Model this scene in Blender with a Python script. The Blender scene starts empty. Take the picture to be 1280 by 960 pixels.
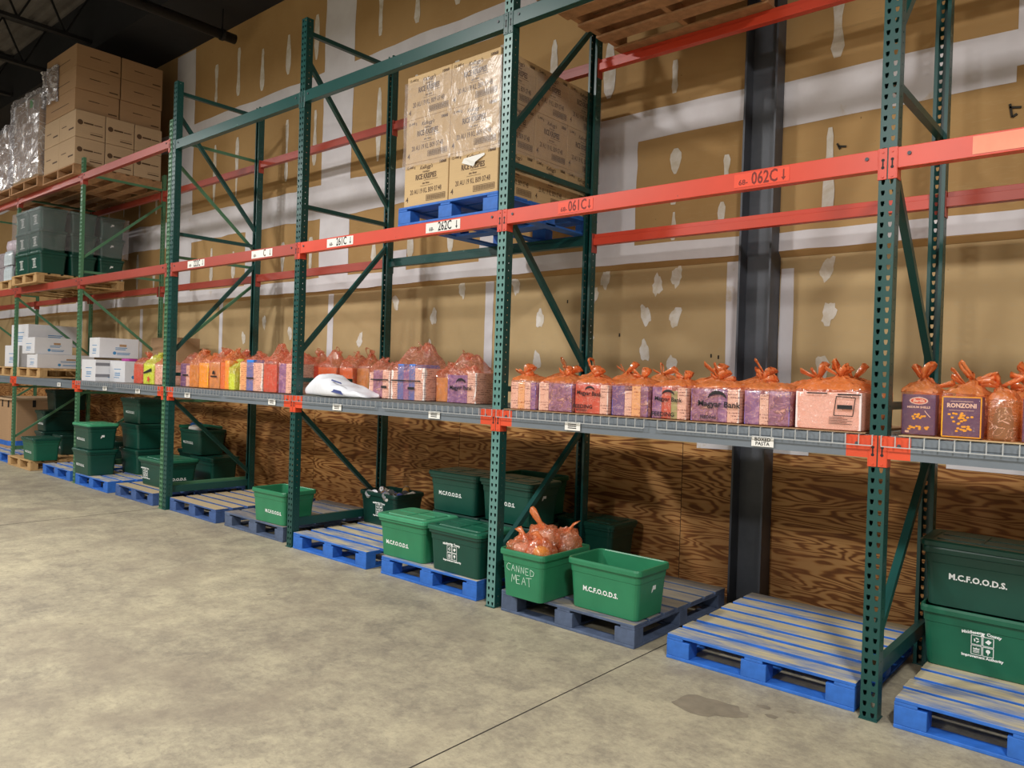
import bpy, bmesh, math, random
from mathutils import Vector, Matrix

# ------------------------------------------------------------------ camera, light, exposure
sc = bpy.context.scene
C = sc.collection
cam_d = bpy.data.cameras.new('camera')
cam = bpy.data.objects.new('camera', cam_d)
C.objects.link(cam)
CF = Vector((-0.653958, 0.756491, -0.007763))
CR = Vector((0.755964, 0.653830, 0.032021))
CU = Vector((-0.029300, -0.015072, 0.999457))
cam.matrix_world = Matrix(((CR.x, CU.x, -CF.x, 1.0534), (CR.y, CU.y, -CF.y, -3.8954), (CR.z, CU.z, -CF.z, 1.5761), (0, 0, 0, 1)))
cam_d.sensor_width = 36
cam_d.lens = 36 * 955.04 / 1280
cam_d.clip_end = 200
sc.camera = cam

w = bpy.data.worlds.new('world'); sc.world = w
w.use_nodes = True
w.node_tree.nodes['Background'].inputs[0].default_value = (0.8, 0.9, 1.0, 1)
w.node_tree.nodes['Background'].inputs[1].default_value = 0.05
sc.view_settings.view_transform = 'Standard'
sc.view_settings.look = 'None'
sc.view_settings.gamma = 1
sc.view_settings.use_curve_mapping = False
sc.view_settings.exposure = 0.45
sc.cycles.use_denoising = True
sc.cycles.transparent_max_bounces = 24
sc.cycles.max_bounces = 8
sc.cycles.sample_clamp_indirect = 6

def lamp(x, y, z, e, sx=1.3, sy=0.5, col=(1.0, 0.98, 0.95)):
    d = bpy.data.lights.new('high_bay_lamp', 'AREA'); d.shape = 'RECTANGLE'; d.size = sx; d.size_y = sy
    d.energy = e; d.color = col
    o = bpy.data.objects.new('high_bay_lamp', d); C.objects.link(o); o.location = (x, y, z)
    return o
lamp(2.3, -4.1, 5.5, 270, 0.5, 0.9)
lamp(-5.5, -4.4, 5.6, 330, 0.5, 0.9)
lamp(-13.5, -4.4, 5.6, 240, 0.5, 0.9)
lamp(-21.5, -4.4, 6.2, 170, 0.5, 0.9)  # added lamp, continues the row to put a highlight on the far-left beams
lamp(-1.8, -9.5, 5.6, 420, 0.8, 1.2)
lamp(-11.0, -9.5, 5.6, 280, 0.8, 1.2)
lamp(6.5, -9.0, 5.6, 130, 0.8, 1.2)

# ------------------------------------------------------------------ helpers
def lin(r, g, b):
    f = lambda c: (c / 255 / 12.92) if c / 255 <= 0.04045 else ((c / 255 + 0.055) / 1.055) ** 2.4
    return (f(r), f(g), f(b), 1)

MATS = {}
class NT:
    def __init__(s, name):
        m = bpy.data.materials.new(name); m.use_nodes = True
        s.m = m; s.t = m.node_tree; s.n = s.t.nodes; s.l = s.t.links
        s.p = s.n['Principled BSDF']; s.out = s.n['Material Output']
        s.tc = s.n.new('ShaderNodeTexCoord')
        MATS[name] = m
    def mapping(s, scale=(1, 1, 1), src='Object', rot=(0, 0, 0)):
        mp = s.n.new('ShaderNodeMapping'); mp.inputs['Scale'].default_value = scale; mp.inputs['Rotation'].default_value = rot
        s.l.new(s.tc.outputs[src], mp.inputs[0]); return mp.outputs[0]
    def noise(s, vec, scale=5, detail=4, rough=0.55, dist=0):
        n = s.n.new('ShaderNodeTexNoise'); n.inputs['Scale'].default_value = scale; n.inputs['Detail'].default_value = detail
        n.inputs['Roughness'].default_value = rough; n.inputs['Distortion'].default_value = dist
        s.l.new(vec, n.inputs['Vector']); return n.outputs[0]
    def ramp(s, fac, pts):
        r = s.n.new('ShaderNodeValToRGB'); e = r.color_ramp.elements
        while len(e) < len(pts): e.new(0.5)
        for k, (pos, col) in enumerate(pts):
            e[k].position = pos; e[k].color = col if len(col) == 4 else (*col, 1)
        s.l.new(fac, r.inputs[0]); return r.outputs[0]
    def mix(s, fac, a, b, mode='MIX'):
        m = s.n.new('ShaderNodeMix'); m.data_type = 'RGBA'; m.blend_type = mode
        for idx, v in ((0, fac), (6, a), (7, b)):
            if isinstance(v, (int, float)): m.inputs[idx].default_value = v
            elif isinstance(v, tuple): m.inputs[idx].default_value = v
            else: s.l.new(v, m.inputs[idx])
        return m.outputs[2]
    def math(s, op, a, b=0.0):
        m = s.n.new('ShaderNodeMath'); m.operation = op
        for i, v in ((0, a), (1, b)):
            if isinstance(v, (int, float)): m.inputs[i].default_value = v
            else: s.l.new(v, m.inputs[i])
        return m.outputs[0]
    def bump(s, h, strength=0.3, dist=0.01):
        b = s.n.new('ShaderNodeBump'); b.inputs['Strength'].default_value = strength; b.inputs['Distance'].default_value = dist
        s.l.new(h, b.inputs['Height']); s.l.new(b.outputs[0], s.p.inputs['Normal']); return b.outputs[0]
    def color(s, c):
        if isinstance(c, tuple): s.p.inputs['Base Color'].default_value = c
        else: s.l.new(c, s.p.inputs['Base Color'])
    def set(s, rough=0.5, metal=0.0, spec=0.5):
        s.p.inputs['Roughness'].default_value = rough; s.p.inputs['Metallic'].default_value = metal
        s.p.inputs['Specular IOR Level'].default_value = spec

def simple(name, c, rough=0.5, metal=0.0, var=0.12, scale=6.0, spec=0.5, bump=0.0):
    n = NT(name)
    v = n.mapping()
    f = n.noise(v, scale, 5, 0.6)
    dark = (c[0] * (1 - var), c[1] * (1 - var), c[2] * (1 - var), 1); lite = (min(1, c[0] * (1 + var)), min(1, c[1] * (1 + var)), min(1, c[2] * (1 + var)), 1)
    n.color(n.ramp(f, [(0.3, dark), (0.7, lite)])); n.set(rough, metal, spec)
    if bump: n.bump(f, bump, 0.005)
    return n.m

def painted_steel(name, c, chip=(0.25, 0.27, 0.27, 1), rough=0.38, amount=0.66):
    n = NT(name); v = n.mapping(); f = n.noise(v, 14, 6, 0.7); g = n.noise(v, 2.2, 3, 0.6)
    base = n.mix(g, (c[0] * .8, c[1] * .8, c[2] * .8, 1), (c[0] * 1.2, c[1] * 1.2, c[2] * 1.2, 1))
    n.color(n.mix(n.ramp(f, [(amount, (0, 0, 0)), (amount + .04, (1, 1, 1))]), base, chip)); n.set(rough)
    return n.m

# --- steel paints
GREEN = painted_steel('dark_green_paint', lin(20, 70, 66), lin(110, 150, 142), rough=.34, amount=.68)
GLARE_TEAL = painted_steel('glare_teal_paint', lin(92, 136, 130), lin(60, 96, 90), rough=.34, amount=.66)  # glare on one post's front face, painted in as a paler colour
LGREEN = painted_steel('light_green_paint', lin(80, 126, 94), lin(150, 180, 150))
RED = painted_steel('red_orange_paint', lin(208, 70, 46), lin(120, 60, 50), rough=.34, amount=0.69)
BRICK = painted_steel('brick_red_paint', lin(164, 68, 54), lin(110, 60, 50), amount=0.70)
GREY = painted_steel('grey_shelf_paint', lin(112, 120, 128), lin(80, 84, 90), amount=0.72)
ORANGE = painted_steel('orange_connector_paint', lin(216, 78, 46), lin(90, 50, 40), amount=0.66)
WIRE = simple('galvanised_wire', lin(205, 208, 210), 0.3, 0.6, 0.05)
STEEL = simple('column_steel', lin(74, 77, 84), 0.45, 0.0, 0.3, 3.0)
BLACKP = simple('black_iron', lin(24, 24, 27), 0.6, 0.0, 0.3)
DECKM = simple('ceiling_deck_paint', lin(104, 98, 94), 0.8, 0.0, 0.25, 2.0)
FASCIA = simple('dark_fascia', lin(26, 27, 32), 0.8, 0, 0.15)
WHITEW = simple('plain_far_wall', lin(150, 148, 142), 0.9, 0, 0.05, 1.0)

# --- drywall
n = NT('drywall_paper'); v = n.mapping((1, 1, 1)); f = n.noise(v, 0.8, 5, 0.6); g = n.noise(n.mapping((1, 1, 6)), 14, 3, 0.6)
c1 = n.ramp(f, [(0.3, lin(176, 148, 106)), (0.7, lin(196, 170, 126))])
c2 = n.mix(n.ramp(g, [(0.55, (0, 0, 0)), (0.75, (1, 1, 1))]), c1, lin(182, 160, 124))
sp = n.noise(v, 22, 2, 0.5)
n.color(n.mix(n.ramp(sp, [(0.76, (0, 0, 0)), (0.79, (1, 1, 1))]), c2, lin(120, 96, 66))); n.set(0.85, 0, 0.3)
DRY = n.m
n = NT('brown_drywall_paper'); v = n.mapping((1, 1, 1)); f = n.noise(v, 0.8, 5, 0.6); g = n.noise(n.mapping((1, 1, 6)), 14, 3, 0.6)
c1 = n.ramp(f, [(0.3, lin(168, 132, 84)), (0.7, lin(188, 152, 102))])
c2 = n.mix(n.ramp(g, [(0.55, (0, 0, 0)), (0.75, (1, 1, 1))]), c1, lin(178, 146, 100))
sp = n.noise(v, 22, 2, 0.5)
n.color(n.mix(n.ramp(sp, [(0.76, (0, 0, 0)), (0.79, (1, 1, 1))]), c2, lin(120, 96, 66))); n.set(0.85, 0, 0.3)
DRY2 = n.m
n = NT('joint_compound'); v = n.mapping(); f = n.noise(v, 2.5, 6, 0.62, 0.4); g = n.noise(v, 3, 4, 0.6)
c1 = n.ramp(g, [(0.25, lin(212, 207, 210)), (0.75, lin(228, 225, 229))])
n.color(n.mix(n.ramp(f, [(0.66, (0, 0, 0)), (0.76, (1, 1, 1))]), c1, lin(196, 176, 146))); n.set(0.8, 0, 0.3)
MUD = n.m
n = NT('thin_joint_compound'); v = n.mapping(); f = n.noise(v, 9, 5, 0.62, 0.4)
n.color(n.ramp(f, [(0.35, lin(206, 194, 174)), (0.6, lin(226, 220, 212))])); n.set(0.8, 0, 0.3)
MUD2 = n.m

# --- plywood: contour lines of a stretched noise field
n = NT('plywood_grain')
sep = n.n.new('ShaderNodeSeparateXYZ'); n.l.new(n.tc.outputs['Object'], sep.inputs[0])
pan = n.math('FLOOR', n.math('DIVIDE', n.math('ADD', sep.outputs[0], 40.86), 2.44))
comb = n.n.new('ShaderNodeCombineXYZ')
n.l.new(n.math('MULTIPLY', sep.outputs[0], 0.72), comb.inputs[0]); n.l.new(n.math('MULTIPLY', pan, 7.31), comb.inputs[1]); n.l.new(n.math('MULTIPLY', sep.outputs[2], 5.2), comb.inputs[2])
h = n.noise(comb.outputs[0], 1.0, 3.2, 0.5, 0.3)
s_ = n.math('SINE', n.math('ADD', n.math('MULTIPLY', h, 120.0), n.math('MULTIPLY', sep.outputs[2], 60.0)))
fine = n.noise(n.mapping((3, 1, 90)), 3, 3, 0.7)
line = n.math('ADD', s_, n.math('MULTIPLY', n.math('SUBTRACT', fine, 0.5), 0.9))
c1 = n.ramp(n.math('MULTIPLY', n.math('ADD', line, 1.2), 0.42), [(0.06, lin(112, 66, 30)), (0.30, lin(146, 94, 46)), (0.50, lin(186, 132, 74)), (0.85, lin(200, 150, 92))])
tone = n.noise(n.mapping((0.35, 1, 0.8)), 2.0, 3, 0.5)
c2 = n.mix(n.ramp(tone, [(0.4, (0, 0, 0)), (0.62, (1, 1, 1))]), c1, n.mix(0.4, c1, lin(122, 72, 34)))
seam = n.math('FRACT', n.math('DIVIDE', n.math('ADD', sep.outputs[0], 40.86), 2.44))
c3 = n.mix(n.math('LESS_THAN', seam, 0.0022), c2, lin(50, 30, 16))
n.color(c3); n.set(0.6, 0, 0.35)
PLY = n.m

# --- concrete
n = NT('worn_concrete'); v = n.mapping()
f = n.noise(v, 0.55, 8, 0.62, 0.3); g = n.math('ADD', n.math('MULTIPLY', n.noise(v, 22, 10, 0.85, 0.2), .5), n.math('MULTIPLY', n.noise(v, 4.0, 8, 0.7, 0.3), .5)); k = n.noise(n.mapping((1, 2.2, 1), rot=(0, 0, 0.5)), 18, 7, 0.8)
c1 = n.ramp(f, [(0.36, lin(132, 124, 110)), (0.5, lin(160, 151, 130)), (0.64, lin(184, 175, 146))])
c2 = n.mix(n.ramp(g, [(0.41, (0, 0, 0)), (0.59, (1, 1, 1))]), n.mix(0.55, c1, lin(124, 116, 102)), n.mix(0.5, c1, lin(202, 192, 160)))
c3 = n.mix(n.ramp(k, [(0.34, (1, 1, 1)), (0.46, (0, 0, 0))]), c2, n.mix(0.5, c2, lin(112, 104, 92)))
q = n.noise(v, 1.1, 6, 0.6, 0.8)
c4 = n.mix(n.ramp(q, [(0.50, (0, 0, 0)), (0.70, (.6, .6, .6))]), c3, lin(132, 121, 106))
n.color(c4); n.set(0.62, 0, 0.4); n.bump(k, 0.12, 0.004)
CONC = n.m
STAIN = simple('oil_stain', lin(134, 124, 106), 0.6, 0, 0.2, 12)
CRACK = simple('crack_dark', lin(52, 46, 38), 0.9)

# --- pallets
def worn(name, paint, wood, lo, hi, grain=0.0):
    n = NT(name); v = n.mapping((0.9, 5, 1)); f = n.noise(v, 3.2, 6, 0.65, 0.3); g = n.noise(n.mapping((2.5, 60, 20)), 3, 3, 0.6)
    r = n.noise(n.mapping((1, 1, 1)), 1.3, 2, 0.5)
    wd = n.mix(g, (wood[0] * .55, wood[1] * .55, wood[2] * .55, 1), (wood[0] * 1.18, wood[1] * 1.18, wood[2] * 1.18, 1))
    fac = n.math('ADD', n.math('MULTIPLY', f, 0.6), n.math('MULTIPLY', r, 0.4))
    n.color(n.mix(n.ramp(fac, [(lo, (0, 0, 0)), (hi, (1, 1, 1))]), paint, wd)); n.set(0.75, 0, 0.25)
    return n.m
BLUE_P = simple('blue_pallet_paint', lin(44, 104, 190), 0.6, 0, 0.25, 9)
BLUE_W = worn('worn_blue_boards', lin(58, 112, 184), lin(206, 194, 160), 0.36, 0.54)
BLUE_D = simple('dull_blue_paint', lin(60, 88, 140), 0.7, 0, 0.3, 12)
GREYB_P = simple('slate_pallet_paint', lin(78, 92, 118), 0.7, 0, 0.28, 12)
GREYB_W = worn('worn_slate_boards', lin(92, 100, 122), lin(158, 148, 130), 0.38, 0.56)
TAN_W = worn('weathered_boards', lin(96, 116, 150), lin(190, 172, 138), 0.30, 0.40)
WOOD_P = worn('raw_pallet_wood', lin(196, 160, 112), lin(176, 138, 90), 0.4, 0.6)
UNDER = simple('bare_pallet_wood', lin(170, 128, 90), 0.8, 0, 0.25, 14)

# --- plastics
def plastic(name, c, rough=0.36): return simple(name, c, rough, 0, 0.10, 5, 0.5)
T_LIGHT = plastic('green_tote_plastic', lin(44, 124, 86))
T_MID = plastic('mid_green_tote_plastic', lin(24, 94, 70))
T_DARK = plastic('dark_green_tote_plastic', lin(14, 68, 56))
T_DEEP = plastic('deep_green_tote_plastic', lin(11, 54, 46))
L_LIGHT = plastic('green_lid_plastic', lin(66, 150, 110), 0.3)
INK_W = simple('white_ink', lin(236, 238, 236), 0.6, 0, 0.02)
CHALK = simple('white_chalk', lin(200, 226, 208), 0.8, 0, 0.15, 60)
INK_K = simple('black_ink', lin(26, 22, 24), 0.6, 0, 0.05)
INK_R = simple('dark_red_ink', lin(120, 34, 24), 0.6)
INK_BR = simple('brown_ink', lin(84, 60, 40), 0.7)
INK_B = simple('blue_ink', lin(60, 130, 180), 0.6)
PAPER = simple('white_label_paper', lin(232, 230, 224), 0.6, 0, 0.03)
PAPER_O = simple('orange_label_paper', lin(232, 76, 44), 0.45, 0, 0.03)
CAN = simple('tin_can', lin(190, 190, 192), 0.25, 0.8, 0.1)
GREENST = simple('green_sticker', lin(60, 190, 70), 0.5)
YELLOW = simple('yellow_packaging', lin(246, 200, 40), 0.45)
LIMEY = simple('yellow_green_film', lin(214, 226, 90), 0.4, 0, 0.2, 20)
ORBOX = simple('orange_carton', lin(222, 118, 52), 0.5)
REDBOX = simple('red_carton', lin(200, 72, 60), 0.5, 0, 0.25, 14)
BLUECAP = simple('bright_blue_packaging', lin(40, 130, 230), 0.4)
WHITE_C = simple('white_waxed_carton', lin(214, 214, 218), 0.6, 0, 0.04)
MAT_GREY = simple('grey_shelf_mat', lin(104, 106, 98), 0.7)

def card(name, c):
    n = NT(name); v = n.mapping(); f = n.noise(v, 1.5, 4, 0.5); g = n.noise(n.mapping((1, 1, 40)), 5, 2, 0.6)
    c1 = n.mix(f, (c[0] * .9, c[1] * .9, c[2] * .9, 1), (c[0] * 1.08, c[1] * 1.08, c[2] * 1.08, 1))
    n.color(n.mix(n.ramp(g, [(0.35, (0, 0, 0)), (0.7, (.35, .35, .35))]), c1, (c[0] * .75, c[1] * .75, c[2] * .75, 1))); n.set(0.8, 0, 0.25)
    return n.m
CARD = card('tan_cardboard', lin(206, 176, 132))
CARD2 = card('brown_cardboard', lin(174, 140, 106))
CARD3 = card('pale_cardboard', lin(192, 164, 132))

def printed(name, base, ink, rows=60.0, thr=0.62):
    n = NT(name); v = n.mapping(); sp = n.n.new('ShaderNodeSeparateXYZ'); n.l.new(n.tc.outputs['Object'], sp.inputs[0])
    row = n.math('LESS_THAN', n.math('FRACT', n.math('MULTIPLY', sp.outputs[2], rows)), 0.4)
    g = n.noise(n.mapping((60, 60, 30)), 4, 2, 0.7)
    blk = n.math('GREATER_THAN', n.noise(n.mapping((9, 9, 16)), 2, 2, 0.5), 0.5)
    fac = n.math('MULTIPLY', n.math('MULTIPLY', row, blk), n.math('GREATER_THAN', g, thr - 0.14))
    n.color(n.mix(fac, base, ink)); n.set(0.4, 0, 0.5); return n.m
P_WHITE = printed('nutrition_panel_print', lin(238, 230, 224), lin(90, 70, 90))
P_BLUE = printed('blue_packet_print', lin(70, 84, 176), lin(150, 160, 220), 25)
def picture(name, pts, scale):
    n = NT(name); f = n.noise(n.mapping((1, 1, 1.3)), scale, 3, 0.6, 0.6); n.color(n.ramp(f, pts)); n.set(.4); return n.m
P_MAUVE = picture('mauve_packet_front', [(.30, lin(70, 52, 104)), (.42, lin(112, 92, 158)), (.52, lin(150, 132, 196)), (.60, lin(96, 70, 110)), (.68, lin(228, 210, 214)), (.76, lin(206, 150, 96))], 16)
P_PURPLE = picture('purple_packet_side', [(.3, lin(84, 74, 160)), (.5, lin(122, 112, 200)), (.66, lin(176, 164, 220)), (.72, lin(90, 70, 150))], 22)
P_NAVY = simple('navy_packet_front', lin(58, 66, 132), 0.4, 0, 0.08)
P_YELTOP = printed('cream_packet_print', lin(240, 214, 160), lin(150, 90, 40), 50)
P_TAN = simple('tan_packet', lin(206, 160, 90), 0.4, 0, 0.3, 16)
P_GREEN = simple('pale_green_packet', lin(150, 196, 140), 0.4, 0, 0.2, 20)

# --- films
def film(name, tint, body, opacity, gloss=0.12, rough=0.18, wr=18.0, crease_glint=0.55):
    n = NT(name); t = n.t; n.n.remove(n.p)
    v = n.mapping(); f = n.noise(n.mapping((1, 1, 0.55)), wr, 4, 0.65, 1.2)
    b = n.n.new('ShaderNodeBump'); b.inputs['Strength'].default_value = 0.9; b.inputs['Distance'].default_value = 0.012
    n.l.new(f, b.inputs['Height'])
    tr = n.n.new('ShaderNodeBsdfTransparent'); tr.inputs[0].default_value = tint
    di = n.n.new('ShaderNodeBsdfDiffuse'); di.inputs[0].default_value = body; n.l.new(b.outputs[0], di.inputs['Normal'])
    tl = n.n.new('ShaderNodeBsdfTranslucent'); tl.inputs[0].default_value = body
    gl = n.n.new('ShaderNodeBsdfGlossy'); gl.inputs['Roughness'].default_value = rough; n.l.new(b.outputs[0], gl.inputs['Normal'])
    m0 = n.n.new('ShaderNodeMixShader'); m0.inputs[0].default_value = 0.4; n.l.new(di.outputs[0], m0.inputs[1]); n.l.new(tl.outputs[0], m0.inputs[2])
    op = n.ramp(f, [(0.3, (opacity * .7,) * 3), (0.62, (opacity,) * 3), (0.8, (min(1, opacity * 1.6),) * 3)])
    m1 = n.n.new('ShaderNodeMixShader'); n.l.new(op, m1.inputs[0]); n.l.new(tr.outputs[0], m1.inputs[1]); n.l.new(m0.outputs[0], m1.inputs[2])
    f2 = n.noise(n.mapping((1, 1, 1.6), rot=(.3, .5, .4)), wr * .7, 2, 0.5, 2.0)
    rg = n.ramp(n.math('ABSOLUTE', n.math('SUBTRACT', f2, 0.5)), [(0.0, (crease_glint,) * 3), (0.022, (0, 0, 0))])  # highlights along the film's folds, painted in as pale diffuse streaks
    wh = n.n.new('ShaderNodeBsdfDiffuse'); wh.inputs[0].default_value = (min(1, body[0] * .5 + .5), min(1, body[1] * .5 + .5), min(1, body[2] * .5 + .5), 1)
    mc = n.n.new('ShaderNodeMixShader'); n.l.new(rg, mc.inputs[0]); n.l.new(m1.outputs[0], mc.inputs[1]); n.l.new(wh.outputs[0], mc.inputs[2]); m1 = mc
    m2 = n.n.new('ShaderNodeMixShader'); m2.inputs[0].default_value = gloss; n.l.new(m1.outputs[0], m2.inputs[1]); n.l.new(gl.outputs[0], m2.inputs[2])
    n.l.new(m2.outputs[0], n.out.inputs[0]); return n.m
BAG = film('orange_bag_film', (1.0, 0.88, 0.82, 1), lin(255, 156, 116), 0.26, 0.09, .12, 18, .4)
BAG_TOP = film('gathered_orange_film', (1.0, 0.87, 0.72, 1), lin(255, 156, 88), 0.74, 0.06, .16, 18, .2)
BAG_R = film('sheer_orange_film', (1.0, 0.86, 0.78, 1), lin(255, 140, 80), 0.16, 0.07, .14, 14, .10)
BAG_Y = film('yellow_bag_film', (1.0, 0.98, 0.5, 1), lin(240, 240, 110), 0.5, 0.08)
BAG_O2 = film('bright_orange_film', (1.0, 0.84, 0.66, 1), lin(255, 162, 96), 0.34, 0.09, .12)
WRAP = film('clear_stretch_wrap', (0.96, 0.95, 0.96, 1), lin(225, 220, 225), 0.16, 0.04, 0.28, 5, .08)
WRAP_H = film('heavy_stretch_wrap', (0.9, 0.9, 0.94, 1), lin(235, 232, 240), 0.38, 0.30, 0.25, 4, .9)
SACK = simple('white_woven_sack', lin(228, 230, 236), 0.5, 0, 0.05, 20)

# --- mesh builder
class MB:
    def __init__(s): s.v = []; s.f = []; s.mi = []
    def quad(s, pts, m=0):
        b = len(s.v); s.v += [tuple(p) for p in pts]; s.f.append(tuple(range(b, b + len(pts)))); s.mi.append(m)
    def box(s, x0, x1, y0, y1, z0, z1, m=0, top=None):
        b = len(s.v)
        s.v += [(x0, y0, z0), (x1, y0, z0), (x1, y1, z0), (x0, y1, z0), (x0, y0, z1), (x1, y0, z1), (x1, y1, z1), (x0, y1, z1)]
        s.f += [(b, b+3, b+2, b+1), (b, b+1, b+5, b+4), (b+1, b+2, b+6, b+5), (b+2, b+3, b+7, b+6), (b+3, b, b+4, b+7), (b+4, b+5, b+6, b+7)]
        s.mi += [m] * 5 + [m if top is None else top]
    def bar(s, p, q, w, h, m=0, up=(0, 0, 1)):
        p = Vector(p); q = Vector(q); d = (q - p).normalized(); a = d.cross(Vector(up))
        if a.length < 1e-4: a = d.cross(Vector((1, 0, 0)))
        a.normalize(); u = a.cross(d); b = len(s.v)
        for c in (p, q):
            for i, j in ((-1, -1), (1, -1), (1, 1), (-1, 1)): s.v.append(tuple(c + a * (i * w / 2) + u * (j * h / 2)))
        s.f += [(b, b+1, b+2, b+3), (b+7, b+6, b+5, b+4)] + [(b+i, b+4+i, b+4+(i+1) % 4, b+(i+1) % 4) for i in range(4)]
        s.mi += [m] * 6
    def cyl(s, p, q, r, r2=None, n=14, m=0, caps=True):
        r2 = r if r2 is None else r2
        p = Vector(p); q = Vector(q); d = (q - p).normalized(); a = d.orthogonal().normalized(); u = d.cross(a); b = len(s.v)
        for c, rr in ((p, r), (q, r2)):
            for i in range(n):
                t = 2 * math.pi * i / n; s.v.append(tuple(c + a * (rr * math.cos(t)) + u * (rr * math.sin(t))))
        for i in range(n): s.f.append((b+i, b+(i+1) % n, b+n+(i+1) % n, b+n+i)); s.mi.append(m)
        if caps: s.f += [tuple(range(b+n-1, b-1, -1)), tuple(range(b+n, b+2*n))]; s.mi += [m, m]
    def loft(s, rings, m=0, close=True, cap0=False, cap1=False):
        n = len(rings[0]); b = len(s.v)
        for r in rings: s.v += [tuple(p) for p in r]
        for k in range(len(rings) - 1):
            for i in range(n if close else n - 1):
                j = (i + 1) % n; s.f.append((b+k*n+i, b+k*n+j, b+(k+1)*n+j, b+(k+1)*n+i)); s.mi.append(m)
        if cap0: s.f.append(tuple(b + i for i in range(n - 1, -1, -1))); s.mi.append(m)
        if cap1: s.f.append(tuple(b + (len(rings)-1) * n + i for i in range(n))); s.mi.append(m)
    def add_mesh(s, me, M=Matrix(), m=0):
        b = len(s.v)
        s.v += [tuple(M @ v.co) for v in me.vertices]
        for p in me.polygons: s.f.append(tuple(b + i for i in p.vertices)); s.mi.append(m)
    def mesh(s, name, mats):
        me = bpy.data.meshes.new(name); me.from_pydata(s.v, [], s.f)
        for mt in (mats if isinstance(mats, (list, tuple)) else [mats]): me.materials.append(mt)
        me.polygons.foreach_set('material_index', s.mi); me.update(); return me
    def build(s, name, mats, parent=None, smooth=False, bevel=0, loc=None):
        me = s.mesh(name, mats)
        if smooth: me.polygons.foreach_set('use_smooth', [True] * len(me.polygons))
        return link(name, me, parent, bevel, loc)

def link(name, me, parent=None, bevel=0, loc=None):
    o = bpy.data.objects.new(name, me); C.objects.link(o)
    if parent: o.parent = parent
    if loc: o.location = loc
    if bevel:
        b = o.modifiers.new('bevel', 'BEVEL'); b.width = bevel; b.segments = 2; b.limit_method = 'ANGLE'; b.angle_limit = math.radians(40)
    return o
def tag(o, label, cat, group=None):
    o['label'] = label; o['category'] = cat
    if group: o['group'] = group
    return o
def empty(name, loc=(0, 0, 0), rz=0.0):
    o = bpy.data.objects.new(name, None); C.objects.link(o); o.location = loc; o.rotation_euler = (0, 0, rz); o.empty_display_size = 0.1
    return o
KIDS = {}
def copy_tree(o, parent=None):
    c = o.copy(); C.objects.link(c)
    if parent: c.parent = parent
    for ch in list(o.children): copy_tree(ch, c)
    return c
def struct(o): o['kind'] = 'structure'; return o

TXT = {}
def text_me(sx, size=1.0, bold=0.0, shear=0.0, space=1.0):
    k = (sx, size, bold, shear, space)
    if k in TXT: return TXT[k]
    cu = bpy.data.curves.new('lettering', 'FONT'); cu.body = sx; cu.size = size; cu.offset = bold; cu.shear = shear; cu.space_character = space
    cu.align_x = 'CENTER'; cu.align_y = 'CENTER'; cu.resolution_u = 2
    o = bpy.data.objects.new('lettering', cu); C.objects.link(o)
    dg = bpy.context.evaluated_depsgraph_get(); dg.update()
    me = bpy.data.meshes.new_from_object(o.evaluated_get(dg))
    bpy.data.objects.remove(o); TXT[k] = me
    return me
def MF(x, y, z, rot=0.0, sx=1.0, sz=1.0):   # text standing on a front face (looking along +Y)
    return Matrix.Translation((x, y, z)) @ Matrix(((1, 0, 0, 0), (0, 0, 1, 0), (0, 1, 0, 0), (0, 0, 0, 1))) @ Matrix.Rotation(rot, 4, 'Z') @ Matrix.Diagonal((sx, sz, 1, 1))
def MR(x, y, z, rot=0.0, sx=1.0, sz=1.0):   # text on a face that looks along +X
    return Matrix.Translation((x, y, z)) @ Matrix(((0, 0, 1, 0), (1, 0, 0, 0), (0, 1, 0, 0), (0, 0, 0, 1))) @ Matrix.Rotation(rot, 4, 'Z') @ Matrix.Diagonal((sx, sz, 1, 1))

# ------------------------------------------------------------------ setting: floor, walls, column, ceiling
XW0, XW1, YF = -34.0, 9.0, -13.0
m = MB(); m.box(XW0, XW1, YF, 1.7, -0.2, 0.0); struct(m.build('floor', CONC))
m = MB()                                                     # saw-cut joints in the slab, and old stains
m.bar((-1.215, YF + .1, 0.0005), (-1.215, 1.4, 0.0005), 0.007, 0.001); m.bar((-7.45, YF + .1, 0.0005), (-7.45, 1.4, 0.0005), 0.007, 0.001)
m.bar((-13.7, YF + .1, 0.0005), (-13.7, 1.4, 0.0005), 0.007, 0.001)
m.bar((XW0 + 1, -5.0, 0.0005), (XW1 - 1, -5.0, 0.0005), 0.006, 0.001)
struct(m.build('trim_1', CRACK))
rnd = random.Random(4)
def blob(m, cx, cy, rx, ry, z, seed, n=26, jag=.18, a0=0.0):
    r = random.Random(seed); ph = [r.uniform(0, 6.28) for _ in range(4)]
    pts = []
    for i in range(n):
        t = 2 * math.pi * i / n; k = 1 + jag * (math.sin(3 * t + ph[0]) * .5 + math.sin(5 * t + ph[1]) * .4 + math.sin(9 * t + ph[2]) * .3) + r.uniform(-.05, .05)
        x = rx * k * math.cos(t); y = ry * k * math.sin(t)
        pts.append((cx + x * math.cos(a0) - y * math.sin(a0), cy + x * math.sin(a0) + y * math.cos(a0), z))
    m.quad(pts)
m = MB()
blob(m, -0.62, -0.42, .17, .11, .0009, 3, a0=.3); blob(m, -0.42, -0.22, .035, .02, .0009, 5); blob(m, -0.35, -0.30, .03, .02, .0009, 6); blob(m, -0.30, -0.18, .02, .015, .0009, 7)
for k in range(26):
    blob(m, rnd.uniform(-9, 1.0), rnd.uniform(-3.4, -.2), rnd.uniform(.008, .03), rnd.uniform(.004, .012), .0007, 20 + k, 9, .3, rnd.uniform(0, 3))
struct(m.build('trim_2', STAIN))

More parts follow.
